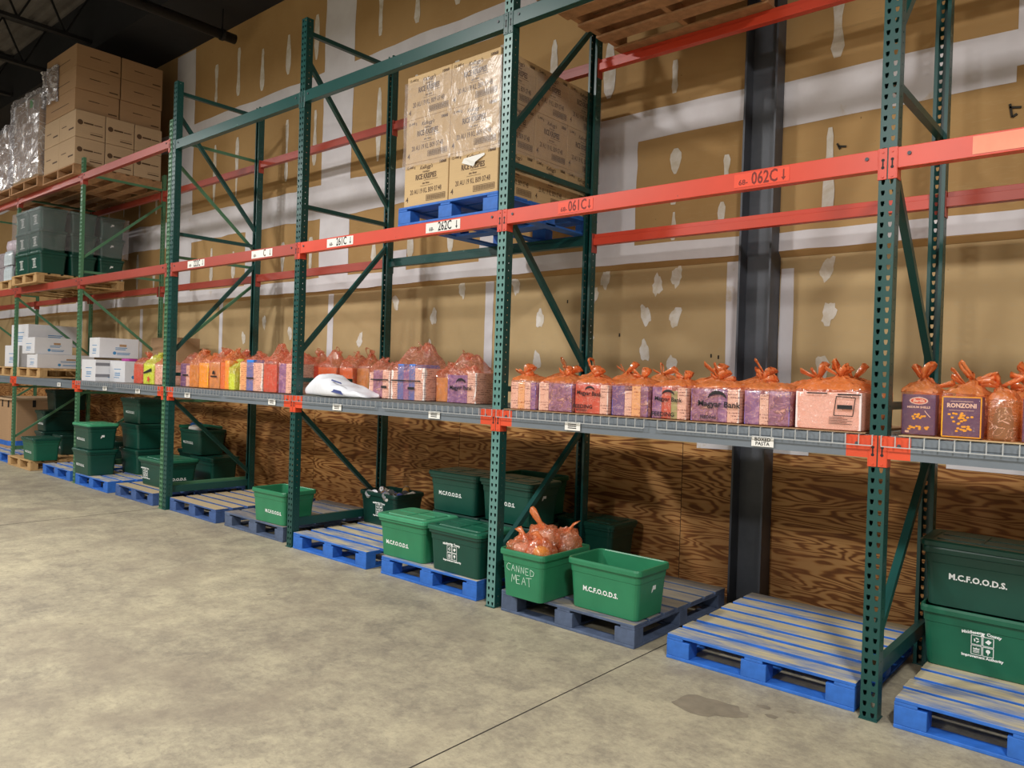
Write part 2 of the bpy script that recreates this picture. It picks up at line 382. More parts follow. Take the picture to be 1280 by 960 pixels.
WX1 = XW1
m = MB(); m.box(XW0, WX1, 1.485, 1.62, 0, 1.115); struct(m.build('wall_rear_plywood', PLY))
m = MB(); m.box(XW0, WX1, 1.50, 1.62, 1.116, 2.50); struct(m.build('wall_rear_lower', DRY))
m = MB()
m.box(XW0, WX1, 1.46, 1.62, 2.54, 6.26)
m.loft([[(XW0, 1.4601, 2.54), (XW0, 1.62, 2.54), (XW0, 1.62, 2.501), (XW0, 1.497, 2.501)], [(WX1, 1.4601, 2.54), (WX1, 1.62, 2.54), (WX1, 1.62, 2.501), (WX1, 1.497, 2.501)]], cap0=True, cap1=True)
up = struct(m.build('wall_rear_upper', DRY2))
m = MB(); m.box(XW0 - .2, XW0, YF, 1.7, 0, 7.2); struct(m.build('wall_left', WHITEW))
m = MB(); m.box(XW1, XW1 + .2, YF, 1.7, 0, 7.2); struct(m.build('wall_right', WHITEW))
m = MB(); m.box(XW0, XW1, YF - .2, YF, 0, 7.2); struct(m.build('wall_front', WHITEW))

# joint compound: bands over the board joints, strokes over the screw lines (bands are thin raised mesh with trowelled edges)
mud = MB()
def band_h(z0, z1, x0, x1, y, seed, j=.012, step=.2):
    r = random.Random(seed); n = max(2, int((x1 - x0) / step)); a = b = 0.0
    for i in range(n):
        xa = x0 + (x1 - x0) * i / n; xb = x0 + (x1 - x0) * (i + 1) / n
        na = .8 * a + r.uniform(-j, j) * .55; nb = .8 * b + r.uniform(-j, j) * .55
        mud.quad([(xa, y, z0 + a), (xb, y, z0 + na), (xb, y, z1 + nb), (xa, y, z1 + b)]); a, b = na, nb
def band_v(x0, x1, z0, z1, y, seed, j=.008, step=.12):
    r = random.Random(seed); n = max(2, int((z1 - z0) / step)); a = b = 0.0
    for i in range(n):
        za = z0 + (z1 - z0) * i / n; zb = z0 + (z1 - z0) * (i + 1) / n
        na = max(-2 * j, min(2 * j, a + r.uniform(-j, j))); nb = max(-2 * j, min(2 * j, b + r.uniform(-j, j)))
        mud.quad([(x0 + a, y, za), (x1 + b, y, za), (x1 + nb, y, zb), (x0 + na, y, zb)]); a, b = na, nb
YU = 1.4575; YL = 1.4975
band_h(2.54, 2.69, XW0, -1.34, YU, 1); band_h(2.54, 2.67, -1.10, WX1, YU, 2)
band_h(3.40, 3.80, -20, -4.6, YU, 3, .03); band_h(3.53, 3.77, -4.6, -1.34, YU - .0004, 4, .012); band_h(3.42, 3.74, -1.10, .30, YU, 5, .010); band_h(3.52, 4.02, .30, WX1, YU - .0004, 6, .02)
band_h(4.84, 5.12, -30, 4, YU, 7, .02)
for k, (a, b, z0, z1) in enumerate([(-2.72, -2.30, 2.6, 3.7), (-6.66, -6.10, 2.6, 6.24), (-10.42, -9.86, 2.6, 6.24), (-14.2, -13.7, 2.6, 6.24), (-4.05, -3.7, 2.6, 3.6), (1.5, 1.9, 2.6, 4.9), (-8.35, -8.15, 2.6, 3.5), (-5.35, -5.1, 2.55, 2.9)]):
    band_v(a, b, z0, z1, YU - .0008, 30 + k)
for k, x in enumerate((-3.98, -6.52, -9.06, -11.6, -14.1, 1.45)): band_v(x, x + .105, 1.3, 2.495, YL, 50 + k, .004)
band_v(-1.50, -1.345, 1.12, 2.50, YL, 60, .004); band_v(-1.095, -.995, 1.12, 2.42, YL, 61, .005)
band_h(1.085, 1.135, -1.70, -1.34, 1.4825, 62, .012); band_h(1.10, 1.135, -1.1, -.85, 1.4825, 63, .006); band_h(1.10, 1.135, .0, 1.6, 1.4825, 64, .006)
mo = mud.build('joint_compound_bands', MUD, up); mo['kind'] = 'structure'
mud = MB()
r = random.Random(11)
def stroke(x, z0, z1, w_, y, seed):
    rr = random.Random(seed); n = max(5, int((z1 - z0) / .06)); L = []
    for i in range(n + 1):
        t = i / n; k = min(1, (t + .04) * 6) ** .6 * min(1, (1.04 - t) * 9) ** .6 * (0.75 + .25 * math.sin(t * 5 + seed))
        L.append((x - w_ * k / 2 + rr.uniform(-.004, .004), x + w_ * k / 2 + rr.uniform(-.004, .004), z0 + (z1 - z0) * t))
    for i in range(n): mud.quad([(L[i][0], y, L[i][2]), (L[i][1], y, L[i][2]), (L[i+1][1], y, L[i+1][2]), (L[i+1][0], y, L[i+1][2])])
for x, z0, z1, w_ in [(-.77, 2.75, 3.36, .085), (-.74, 3.83, 4.25, .10), (-1.95, 3.22, 3.42, .10), (-1.96, 2.98, 3.14, .09), (-1.95, 2.70, 2.92, .06), (-1.98, 3.86, 4.12, .08), (-2.6, 3.95, 4.45, .12), (-3.2, 4.05, 4.6, .08), (.5, 2.8, 3.1, .06), (-3.25, 3.0, 3.3, .1), (-1.52, 3.1, 3.3, .06), (-1.55, 2.75, 2.95, .06)]:
    stroke(x, z0, z1, w_, YU - .0014, r.randint(0, 99))
for k in range(17):
    x = -3.85 - .60 * k
    if abs(x + 6.38) < .38 or abs(x + 10.14) < .38: continue
    stroke(x, 5.22 + r.uniform(0, .12), 5.85 + r.uniform(-.1, .1), .11, YU, k); stroke(x + .02, 4.0 + r.uniform(-.1, .1), 4.72, .09, YU, 40 + k); stroke(x, 2.8, 3.3 + r.uniform(-.2, .1), .10, YU, 80 + k)
for k, (x, z) in enumerate([(-.75, 2.09), (-.78, 1.72), (-1.93, 2.10), (-1.95, 1.71), (-3.3, 2.12), (-3.32, 1.74), (-2.72, 2.3), (-2.75, 1.98), (-2.2, 2.12), (-2.2, 1.83), (-2.1, 2.36), (-4.7, 2.18), (-4.75, 1.85), (-5.3, 2.35), (-5.9, 1.95), (-7.3, 2.05), (-7.35, 1.75), (-7.9, 2.2), (-8.4, 2.0), (-.77, 2.40), (-1.93, 2.42), (-3.6, 2.44), (-4.3, 2.44), (.9, 2.0), (1.4, 1.8), (-2.6, 2.44)]):
    blob(mud, 0, 0, .045, .085, 0, 200 + k, 18, .25, r.uniform(-.3, .3))
    nv = 18
    for i in range(len(mud.v) - nv, len(mud.v)): px, py, _ = mud.v[i]; mud.v[i] = (x + px, YL, z + py)
mo = mud.build('joint_compound_strokes', MUD2, up); mo['kind'] = 'structure'
m = MB()                                                    # torn hole in the paper
for a, b in (((.272, 3.30), (.285, 3.22)), ((.285, 3.22), (.31, 3.235)), ((.27, 3.28), (.33, 3.27)), ((-.72, 3.24), (-.70, 3.20)), ((-.71, 3.22), (-.66, 3.21))): m.bar((a[0], 1.456, a[1]), (b[0], 1.456, b[1]), .012, .012)
for x, z in [(-1.62, 1.78), (-1.56, 1.77), (-.42, 1.80), (-.37, 1.80), (-2.45, 1.95), (.9, 2.2), (-3.0, 2.25)]: m.box(x, x + .012, 1.497, 1.4995, z, z + .028)
mo = m.build('torn_paper_marks', CRACK, up); mo['kind'] = 'structure'

# steel column standing against the wall
ce = empty('steel_column', (-1.22, 1.385, 0))
m = MB(); m.box(-.12, -.106, -.06, .16, 0, 6.25); m.box(.106, .12, -.06, .16, 0, 6.25)
m.build('flange', STEEL, ce)
m = MB(); m.box(-.106, .106, .055, .065, 0, 6.25); m.build('web', STEEL, ce)
tag(ce, 'black steel H-section column standing against the rear wall', 'column')

# ceiling: corrugated deck, dark band at the wall, joists, sprinkler pipe
ZC = 7.1
m = MB(); prof = []
y = YF; k = 0
while y < 1.7:
    prof += [(y, ZC), (y + .09, ZC), (y + .105, ZC + .05), (y + .19, ZC + .05)]; y += .205
m.loft([[(XW0, a, b) for a, b in prof], [(XW1, a, b) for a, b in prof]], close=False)
struct(m.build('ceiling', DECKM))
m = MB(); m.box(XW0, XW1, 0.55, 1.62, 6.262, 6.42); m.box(XW0, XW1, 0.55, .62, 6.42, 7.08); struct(m.build('trim_3', FASCIA))
def joist():
    e = empty('roof_joist')
    m = MB(); m.box(-.05, .05, -12.9, .54, 6.35, 6.40); m.build('bottom_chord', BLACKP, e)
    m = MB(); m.box(-.05, .05, -12.9, .54, 7.02, 7.07); m.build('top_chord', BLACKP, e)
    m = MB(); n = 22; st = 13.4 / n
    for i in range(n):
        ya = -12.9 + i * st; yb = ya + st / 2; m.bar((0, ya, 7.03), (0, yb, 6.39), .025, .025); m.bar((0, yb, 6.39), (0, ya + st, 7.03), .025, .025)
    m.build('web_bars', BLACKP, e)
    return e
J = joist()
jx = [-7.7, -9.5, -11.3, -13.1, -14.9, -16.7, -18.5, -20.3, -22.1, -24, -26, -28]
for i, x in enumerate(jx):
    o = J if i == 0 else copy_tree(J)
    o.location = (x, 0, 0)
    tag(o, 'black open-web steel roof joist under the corrugated ceiling', 'roof joist', 'roof joists under the dark ceiling')
e = empty('sprinkler_pipe', (-8.45, 0, 5.93))
m = MB(); m.cyl((0, -12.5, 0), (0, 1.28, 0), .062, n=18); m.build('pipe', BLACKP, e, True)
m = MB(); m.cyl((0, 1.10, .06), (0, 1.10, .36), .012); m.cyl((0, 1.08, 0), (0, 1.12, 0), .075); m.build('hanger', BLACKP, e)
tag(e, 'black iron pipe running out under the ceiling, its end hung near the wall', 'pipe')

# ------------------------------------------------------------------ pallet racking
PITCH = 0.0508
def upright_mesh(name, H, mat, W=0.076, D=0.07, t=0.0022, face=None, hs=1.0):
    m = MB(); nrow = int(H / PITCH); hw = W / 2
    def cell(P, u0, u1, z0, z1, ht, hb, hz0, hz1, uc):
        hole = [(uc - hb, hz0), (uc + hb, hz0), (uc + ht, (hz0 * .45 + hz1 * .55)), (uc + ht, hz1), (uc - ht, hz1), (uc - ht, (hz0 * .45 + hz1 * .55))]
        m.quad([P(u0, z0), P(u1, z0), P(*hole[1]), P(*hole[0])]); m.quad([P(u1, z0), P(u1, z1), P(*hole[3]), P(*hole[2]), P(*hole[1])])
        m.quad([P(u1, z1), P(u0, z1), P(*hole[4]), P(*hole[3])]); m.quad([P(u0, z1), P(u0, z0), P(*hole[0]), P(*hole[5]), P(*hole[4])])
    F = lambda u, z: (u, 0, z)
    nf = 8
    for i in range(nrow):
        z0 = i * PITCH; z1 = z0 + PITCH
        cell(F, -hw, 0, z0, z1, .0085 * hs, .0045 * hs, z0 + .025 - .012 * hs, z0 + .025 + .011 * hs, -hw * .48)
        cell(F, 0, hw, z0, z1, .0085 * hs, .0045 * hs, z0 + .025 - .012 * hs, z0 + .025 + .011 * hs, hw * .48)
        for s in (-1, 1):
            G = lambda u, z, s=s: (s * hw, u, z)
            cell(G, 0, D, z0, z1, .004, .004, z0 + .021, z0 + .029, D * .5)
    ztop = nrow * PITCH
    for s in (-1, 1): m.quad([(s * hw, D, 0), (s * (hw - .018), D, 0), (s * (hw - .018), D, ztop), (s * hw, D, ztop)])
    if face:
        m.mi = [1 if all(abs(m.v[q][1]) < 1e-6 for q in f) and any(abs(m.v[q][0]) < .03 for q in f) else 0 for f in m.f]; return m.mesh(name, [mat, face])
    return m.mesh(name, mat)

UP_G = upright_mesh('upright', 4.77, GREEN)
UP_G_T = upright_mesh('upright_tall', 5.4, GREEN)
UP_F = upright_mesh('upright_glare', 5.4, GREEN, face=GLARE_TEAL)
UP_L = upright_mesh('upright_light', 4.33, LGREEN, W=.066, D=.036, hs=1.35)
FD = 1.067
def frame(x, H, me, mat, braces, label, slim=False, front=None):
    e = empty('rack_frame', (x, 0, 0))
    for s in (0, 1):
        o = link('upright', (front or me) if not s else me, e)
        FD_ = 1.105 if slim else FD
        if s: o.location = (0, FD_, 0); o.rotation_euler = (0, 0, math.pi)
        sm = o.modifiers.new('thickness', 'SOLIDIFY'); sm.thickness = .0022; sm.offset = 0
        m = MB(); m.box(-.042, .042, -.012, .085, .0, .006)
        m.build('foot_plate', mat, e, loc=(0, 0 if not s else FD_ - .065, 0))
    bw = .03 if slim else .038
    for za, zb in braces:
        m = MB(); m.bar((0, .03, za), (0, FD_ - .03, zb), bw, bw * (1.9 if za < .3 and zb < .3 else 1))
        m.build('horizontal_brace' if abs(za - zb) < .05 else 'diagonal_brace', mat, e)
    tag(e, label, 'rack frame', 'upright frames of the pallet racking')
    return e
FX = {6: 0.0, 5: -2.4466, 4: -4.8932, 3: -7.34}
FWD = [(.22, .22), (1.25, .32), (1.5, 1.5), (1.72, 2.86), (3.055, 3.055), (4.38, 3.20), (4.605, 4.605)]
REV = [(.22, .22), (.32, 1.22), (1.5, 1.5), (2.72, 1.66), (3.05, 3.05), (3.25, 4.38), (4.6, 4.6)]
frame(2.45, 4.77, UP_G, GREEN, REV, 'dark green rack frame at the far right, beyond the boxed pasta bags')
frame(FX[6], 5.4, UP_G_T, GREEN, REV, 'green perforated rack frame nearest the camera, right of the pink-wrapped carton')
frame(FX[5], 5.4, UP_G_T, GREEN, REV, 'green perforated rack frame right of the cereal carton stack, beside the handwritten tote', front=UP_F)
frame(FX[4], 4.77, UP_G, GREEN, FWD, 'dark green rack frame just left of the white sack, open tote at its foot')
frame(FX[3], 4.77, UP_G, GREEN, FWD, 'dark green rack frame where the dark and light green racks meet')
LF = [(.25, .25), (.42, 1.15), (1.2, 1.2), (2.56, 1.74), (2.81, 2.81), (2.99, 3.9), (4.1, 4.1)]
LB = [(.25, .25), (1.2, 1.2), (1.72, 2.62), (2.81, 2.81), (3.9, 3.0), (4.1, 4.1)]
frame(-7.43, 4.33, UP_L, LGREEN, LB, 'light green rack frame standing tight against the dark green one', True)
frame(-9.96, 4.33, UP_L, LGREEN, LF, 'light green rack frame right of the tall brown cartons and far tote stacks', True)
frame(-12.50, 4.33, UP_L, LGREEN, LF, 'light green rack frame beside the big brown bulk box at far left', True)
frame(-15.04, 4.33, UP_L, LGREEN, LF, 'light green rack frame beyond the left edge, only its rear post in view', True)
frame(-17.58, 4.33, UP_L, LGREEN, LF, 'farthest light green rack frame, beyond the wrapped loads', True)

def connector(e, x, s, z0, z1, mat, yb=0.0, flip=1):
    # angle bracket wrapped on the upright: s=+1 sits at the beam's left end
    m = MB(); hw = .0385
    xa, xb = (x + .003, x + hw) if s > 0 else (x - hw, x - .003)
    m.box(xa, xb, yb - .006 * flip if flip > 0 else yb, yb if flip > 0 else yb + .006, z0, z1)
    xs = x + s * hw
    m.box(min(xs, xs + s * .005), max(xs, xs + s * .005), min(yb - .006 * flip, yb + .06 * flip), max(yb - .006 * flip, yb + .06 * flip), z0, z1)
    xm = (xa + xb) / 2
    for zz in (z0 + .012, z1 - .02): m.cyl((xm, yb - .006 * flip, zz), (xm, yb - .010 * flip, zz), .005, n=8)
    o = m.build('end_connector', [mat], e, bevel=.001)
    m = MB()
    for zz in ((z0 * .62 + z1 * .38), (z0 * .38 + z1 * .62)):
        m.cyl((xm, yb - .0062 * flip, zz), (xm, yb - .0075 * flip, zz), .0075, n=8); m.bar((xm, yb - .0068 * flip, zz), (xm, yb - .0068 * flip, zz + (.018 if zz < (z0 + z1) / 2 else -.018)), .006, .001, up=(0, 1, 0))
    m.build('connector_slot', [INK_K], o)
    return o
def beam(xa, xb, zt, h, mat, cmat, label, rear=False, grey=False, ln=.149):
    FD = 1.067 if xa > -7.4 else 1.105
    e = empty('rack_beam', ((xa + xb) / 2, 0, zt - h)); cx = (xa + xb) / 2
    x0, x1 = xa - cx + .0435, xb - cx - .0435
    y0, y1 = (0.0, .050) if not rear else (FD - .050, FD)
    m = MB(); yf = -.004 if not rear else FD + .004
    if grey:
        inset = .10
        m.box(x0 + inset, x1 - inset, y0 - .004, y1, 0, h * .60); m.box(x0 + inset, x1 - inset, y0 + .002, y1, h * .60, h * .66); m.box(x0 + inset, x1 - inset, y0 - .002, y1 - .012, h * .66, h)
        m.box(x0, x0 + inset, y0 - .004, y1, 0, h, 1); m.box(x1 - inset, x1, y0 - .004, y1, 0, h, 1)
        m.build('beam_bar', [mat, cmat], e)
    else:
        if rear:      # the inner side shows a stepped channel
            m.box(x0, x1, y0 + .018, y1 + .004, 0, h); m.box(x0, x1, y0, y0 + .018, 0, h * .62)
        else:
            m.box(x0, x1, y0 - .004, y1 - .012, 0, h); m.box(x0, x1, y1 - .012, y1, 0, h * .62)
        m.build('beam_bar', [mat], e, bevel=.002)
    for s, xe in ((1, xa - cx), (-1, xb - cx)):
        connector(e, xe, s, h - ln + .003, h + .003, cmat, 0.0 if not rear else FD, 1 if not rear else -1)
    m = MB()
    for xe in (x0 + .05, x1 - .05):
        m.cyl((xe, (y0 - .004) if not rear else y1 + .004, h * .62), (xe, (y0 - .010) if not rear else y1 + .010, h * .62), .009, n=10)
    m.build('locking_pin', [STEEL], e)
    tag(e, label, 'rack beam', 'load beams of the pallet racking')
    return e
BAYN = {6: 'rightmost bay', 5: 'bay of the slate pallet', 4: 'bay of the cereal cartons', 3: 'bay of the mixed grocery bags', 2: 'bay of the tall brown cartons', 1: 'bay of the white produce boxes', 0: 'bay at the left edge'}
XA = {6: (0, 2.45), 5: (FX[5], 0), 4: (FX[4], FX[5]), 3: (FX[3], FX[4]), 2: (-9.96, -7.43), 1: (-12.5, -9.96), 0: (-15.04, -12.5), -1: (-17.58, -15.04)}
BEAMS = {}
for k in (6, 5, 4, 3, 2, 1, 0):
    a, b = XA[k]; N = BAYN[k]
    BEAMS[k, 'shelf'] = beam(a, b, 1.355, .105, GREY, ORANGE, 'grey front shelf beam with orange ends, ' + N, grey=True)
    beam(a, b, 1.355, .105, GREY, ORANGE, 'grey rear shelf beam behind wire decks, ' + N, rear=True, grey=True)
    BEAMS[k, 'mid'] = beam(a, b, 2.722, .098, RED if k > 3 else BRICK, RED if k > 3 else BRICK, 'red front beam at middle height, ' + N)
    if k == 4: beam(a, b, 2.722, .085, GREEN, GREEN, 'dark green rear beam under the cereal carton pallet', rear=True)
    else: beam(a, b, 2.722, .088, BRICK if k != 5 else RED, BRICK, 'red rear beam at middle height, ' + N, rear=True)
    if k > 2:
        BEAMS[k, 'top'] = beam(a, b, 4.07, .10, GREEN, GREEN, 'dark green front beam at the top level, ' + N)
        beam(a, b, 4.085, .088, RED if k >= 5 else BRICK, BRICK, 'red rear beam at the top level, ' + N, rear=True)
    else:
        BEAMS[k, 'top'] = beam(a, b, 4.105, .09, BRICK, BRICK, 'pale red front beam at the top level, ' + N)
        beam(a, b, 4.085, .088, BRICK, BRICK, 'red rear beam at the top level, ' + N, rear=True)
a, b = XA[-1]
beam(a, b, 2.722, .088, BRICK, BRICK, 'red rear beam at middle height, farthest bay beyond the left edge', rear=True)

# beam labels and shelf tags
def down_arrow(m, x, y, z, s):
    m.bar((x, y, z + s * .5), (x, y, z - s * .35), s * .12, .0006, up=(0, 1, 0)); m.quad([(x - s * .22, y, z - s * .2), (x, y, z - s * .52), (x + s * .22, y, z - s * .2)])
def beam_label(bay, xc, w_, txt, paper, ink, h=.072, size=.072):
    B = BEAMS[bay, 'mid']; cx = sum(XA[bay]) / 2
    m = MB(); m.box(-w_ / 2, w_ / 2, -.0014, 0, -h / 2, h / 2); o = m.build('location_label', [paper], B, loc=(xc - cx, -.0045, .05))
    m = MB(); m.add_mesh(text_me('68-', size * .55, .0008), MF(-w_ * .33, -.002, -.012)); m.add_mesh(text_me(txt, size * 1.05, .0014), MF(w_ * .06, -.002, 0, 0, .86, 1.22)); down_arrow(m, w_ * .40, -.002, 0, size * .78)
    m.build('lettering', [ink], o)
beam_label(5, -.62, .30, '062C', PAPER_O, INK_R); beam_label(5, -1.83, .27, '061C', PAPER_O, INK_R)
beam_label(4, -3.03, .36, '262C', PAPER, INK_K); beam_label(4, -4.27, .36, '261C', PAPER, INK_K)
beam_label(3, -5.48, .36, '   C', PAPER, INK_BR); beam_label(3, -6.76, .36, '222C', PAPER, INK_K)
m = MB(); m.box(-.2, .2, -.0016, 0, -.04, .04); m.build('worn_label', [simple('faded_orange_paper', lin(238, 150, 120), .5)], BEAMS[6, 'mid'], loc=(.55 - 1.225, -.0045, .05))
for bay, xc, t1, t2 in [(5, -.56, 'BOXED', 'PASTA'), (5, -1.79, 'MEATS &', 'CANNED'), (4, -3.05, 'CANNED', 'CORN'), (4, -4.23, 'BAGS', ''), (3, -5.22, 'MIXED', 'BAGS'), (3, -6.85, 'BAGS', ''), (2, -8.06, 'BAGS', ''), (2, -9.0, 'BAGS', ''), (1, -10.55, 'BAGS', '')]:
    B = BEAMS[bay, 'shelf']; cx = sum(XA[bay]) / 2
    m = MB(); m.box(-.06, .06, -.002, 0, -.027, .027); o = m.build('shelf_tag', [PAPER], B, loc=(xc - cx, -.012, .036), bevel=.003)
    if t1 == 'BOXED':
        m = MB(); m.add_mesh(text_me(t1, .026, .0006), MF(0, -.0026, .010 if t2 else 0))
        if t2: m.add_mesh(text_me(t2, .026, .0006), MF(0, -.0026, -.012))
        m.build('lettering', [INK_K], o)
    else:
        m = MB()
        for q in (-.012, 0, .012): m.box(-.035, .03, -.0026, -.002, q - .003, q + .003)
        m.build('lettering', [INK_K], o)

# wire decks
ZD = 1.357
m = MB(); L = 1.16; nw = 20; rw = .0045
for i in range(nw):
    x = -L / 2 + L * i / (nw - 1)
    m.box(x - rw/2, x + rw/2, -.022, 1.05, ZD, ZD + rw); m.box(x - rw/2, x + rw/2, -.0265, -.022, ZD - .046, ZD + rw)
for i in range(11):
    y = .03 + i * .1; m.box(-L / 2, L / 2, y, y + rw, ZD - rw, ZD)
m.box(-L / 2, L / 2, -.031, -.0265, ZD - .050, ZD - .0455)
DECK = m.mesh('wire_deck', [WIRE])
for k in (6, 5, 4, 3, 2):
    a, b = XA[k]
    for j, xc in enumerate(((a * .755 + b * .245), (a * .245 + b * .755))):
        o = link('wire_deck', DECK, None, 0, (xc, 0, 0))
        tag(o, 'galvanised wire mesh deck on grey beams, %s half, %s' % ('left' if j == 0 else 'right', BAYN[k]), 'wire deck', 'wire mesh shelf decks')
ZS = ZD + rw + .001
def sheet(x0, x1, y0, y1, mat, label, name='cardboard_sheet', t=.004):
    m = MB(); n = 14; rr = random.Random(int(x0 * 10) + 5)
    top = []
    for i in range(n + 1):
        x = x0 + (x1 - x0) * i / n; top.append((x, y0 + rr.uniform(0, .012)))
    for i in range(n):
        (xa, ya), (xb, yb) = top[i], top[i + 1]
        m.quad([(xa, ya, t), (xb, yb, t), (xb, y1, t), (xa, y1, t)]); m.quad([(xa, ya, 0), (xb, yb, 0), (xb, yb, t), (xa, ya, t)]); m.quad([(xa, y1, 0), (xb, y1, 0), (xb, yb, 0), (xa, ya, 0)])
    o = m.build(name, [mat], loc=(0, 0, ZS)); tag(o, label, 'sheet'); return o
sheet(-2.38, -.06, -.005, 1.0, CARD2, 'thin brown cardboard sheet under the row of orange bags on the wire deck')
sheet(.09, 2.3, -.012, 1.0, CARD, 'tan cardboard sheet under the boxed pasta bags on the right shelf')
sheet(-4.78, -2.52, .03, 1.0, MAT_GREY, 'flat grey sheet lying on the wire deck under the white sack and tall bags', 'grey_sheet')
ZB = ZS + .005

# ------------------------------------------------------------------ pallets
def pallet_mesh_parts(W, D, boards, gapseed, mats, drop=None):
    # front edge at y=0, centred in x.  mats = (side paint, top wear)
    r = random.Random(gapseed); parts = []
    m = MB(); n = len(boards); tot = sum(boards); gap = (D - tot) / (n - 1); y = 0
    for i, bw in enumerate(boards):
        j = r.uniform(-.008, .008); m.box(-W/2 + r.uniform(-.006, .006), W/2 + r.uniform(-.006, .006), y, y + bw, .124, .142, 0, 1); y += bw + gap
    parts.append(('deck_boards', m.mesh('deck_boards', list(mats)), None))
    m = MB()
    for xc in (-W/2 + .05, 0, W/2 - .05): m.box(xc - .05, xc + .05, 0.001, D - .001, .108, .124)
    parts.append(('stringer_boards', m.mesh('stringer_boards', [mats[0]]), None))
    bl = MB(); bl.box(-.07, .07, 0, .10, .018, .108); bm = bl.mesh('block', [mats[0]])
    for xc in (-W/2 + .07, 0, W/2 - .07):
        for yc in (.002, D/2 - .05, D - .102): parts.append(('block', bm, (xc, yc, 0)))
    m = MB()
    m.box(-W/2, W/2, 0, .10, 0, .018); m.box(-W/2, W/2, D/2 - .06, D/2 + .06, 0, .018); m.box(-W/2, W/2, D - .10, D, 0, .018)
    for xc in (-W/2 + .05, 0, W/2 - .05): m.box(xc - .05, xc + .05, .1, D - .1, .0005, .0175)
    parts.append(('bottom_boards', m.mesh('bottom_boards', [mats[0]]), None))
    return parts
def stringer_pallet(W, D, mats):
    parts = []; m = MB()
    for i in range(7): y = i * (D - .13) / 6; m.box(-W/2, W/2, y, y + .13, .125, .142, 0, 1)
    parts.append(('deck_boards', m.mesh('deck_boards', list(mats)), None))
    s = MB(); s.box(-.02, .02, .004, D - .004, .018, .125); sm = s.mesh('stringer', [mats[0]])
    for xc in (-W/2 + .025, 0, W/2 - .025): parts.append(('stringer', sm, (xc, 0, 0)))
    m = MB()
    for i in range(5): y = i * (D - .12) / 4; m.box(-W/2, W/2, y, y + .12, 0, .018)
    parts.append(('bottom_boards', m.mesh('bottom_boards', [mats[0]]), None)); return parts
PB = [.145, .13, .13, .15, .13, .13, .145]
PB2 = [.15, .14, .13, .15, .16, .13, .15]
KIND = {'blue': pallet_mesh_parts(1.03, 1.20, PB, 1, (BLUE_P, BLUE_W)), 'dull': pallet_mesh_parts(1.01, 1.20, PB, 2, (BLUE_D, TAN_W)),
        'slate': pallet_mesh_parts(1.05, 1.20, PB2, 3, (GREYB_P, GREYB_W)), 'wood': pallet_mesh_parts(1.02, 1.20, PB, 4, (WOOD_P, WOOD_P)),
        'brown': stringer_pallet(1.20, 1.05, (UNDER, UNDER)), 'bluec': pallet_mesh_parts(1.04, 1.20, PB2, 6, (BLUE_P, BLUE_W))}
def pallet(kind, x, y, z, label, rz=0.0):
    e = empty('pallet', (x, y, z), rz)
    for nm, me, loc in KIND[kind]: link(nm, me, e, .003, loc)
    tag(e, label, 'pallet', 'pallets under and on the racking'); return e
ZP = .143
pallet('blue', -.59, .035, 0, 'empty bright blue pallet with worn tan deck, right of the slate pallet', .004)
pallet('slate', -1.825, 0.0, 0, 'slate grey-blue pallet carrying the handwritten tote and the open tote', 0.0)
pallet('bluec', .63, 0.0, 0, 'bright blue pallet at bottom right under two stacked totes')
pallet('blue', -4.32, .0, 0, 'blue pallet with worn deck carrying the tote of cans')
pallet('bluec', -3.12, .02, 0, 'blue pallet under the pair of lidded totes')
pallet('dull', -6.77, .03, 0, 'empty worn blue and tan pallet left of the open tote')
pallet('slate', -5.60, .05, 0, 'weathered pallet under the single open green tote, its right end behind the frame')
pallet('dull', -8.13, 0.0, 0, 'pale blue pallet with tan boards right of the tote stacks')
pallet('bluec', -9.34, -.02, 0, 'blue pallet with tan boards under the two tote stacks')
pallet('blue', -10.62, 0.0, 0, 'blue pallet, partly empty, between the raw wood pallet and tote stacks')
pallet('wood', -11.99, -.05, 0, 'raw yellow wood pallet under the low lidded tote at far left')
pallet('blue', -13.07, 0.0, 0, 'blue pallet under the far stack of dark totes')
pallet('blue', -14.16, 0.2, 0, 'blue pallet under the big brown box at the left edge')

# ------------------------------------------------------------------ totes
def rr(w_, d_, z, r_, n=5, cx=0, cy=0):
    pts = []
    for qx, qy, a0 in ((1, 1, 0), (-1, 1, 90), (-1, -1, 180), (1, -1, 270)):
        for i in range(n):
            t = math.radians(a0 + 90 * i / (n - 1)); pts.append((cx + qx * (w_/2 - r_) + r_ * math.cos(t), cy + qy * (d_/2 - r_) + r_ * math.sin(t), z))
    return pts
TW, TD, TH = .54, .38, .312
def tote_body():
    m = MB()
    o = [(.462, .302, 0, .03), (.475, .315, .004, .035), (.498, .338, .20, .035), (.502, .342, .225, .035), (.508, .348, .228, .035), (.514, .354, .272, .035), (.536, .376, .275, .04), (TW, TD, .279, .04), (TW, TD, .300, .04), (.534, .374, TH, .04),
         (.516, .356, TH, .035), (.508, .348, .306, .035), (.500, .340, .225, .033), (.470, .310, .01, .03)]
    m.loft([rr(a, b, z, q) for a, b, z, q in o], cap0=True, cap1=False)
    m.f.append(tuple(len(m.v) - 20 + i for i in range(20))); m.mi.append(0)
    return m
def lid_mb():
    m = MB()
    o = [(TW + .012, TD + .012, -.018, .042), (TW + .018, TD + .018, -.016, .045), (TW + .018, TD + .018, .006, .045), (TW + .004, TD + .004, .014, .042), (.46, .30, .015, .03), (.45, .29, .008, .03), (.43, .27, .008, .03), (.42, .26, .018, .025)]
    m.loft([rr(a, b, z, q) for a, b, z, q in o], cap1=True)
    m.box(-.20, .20, -.006, .006, .018, .022); m.box(-.006, .006, -.12, .12, .018, .022)
    return m
TB = {}; LB_ = {}
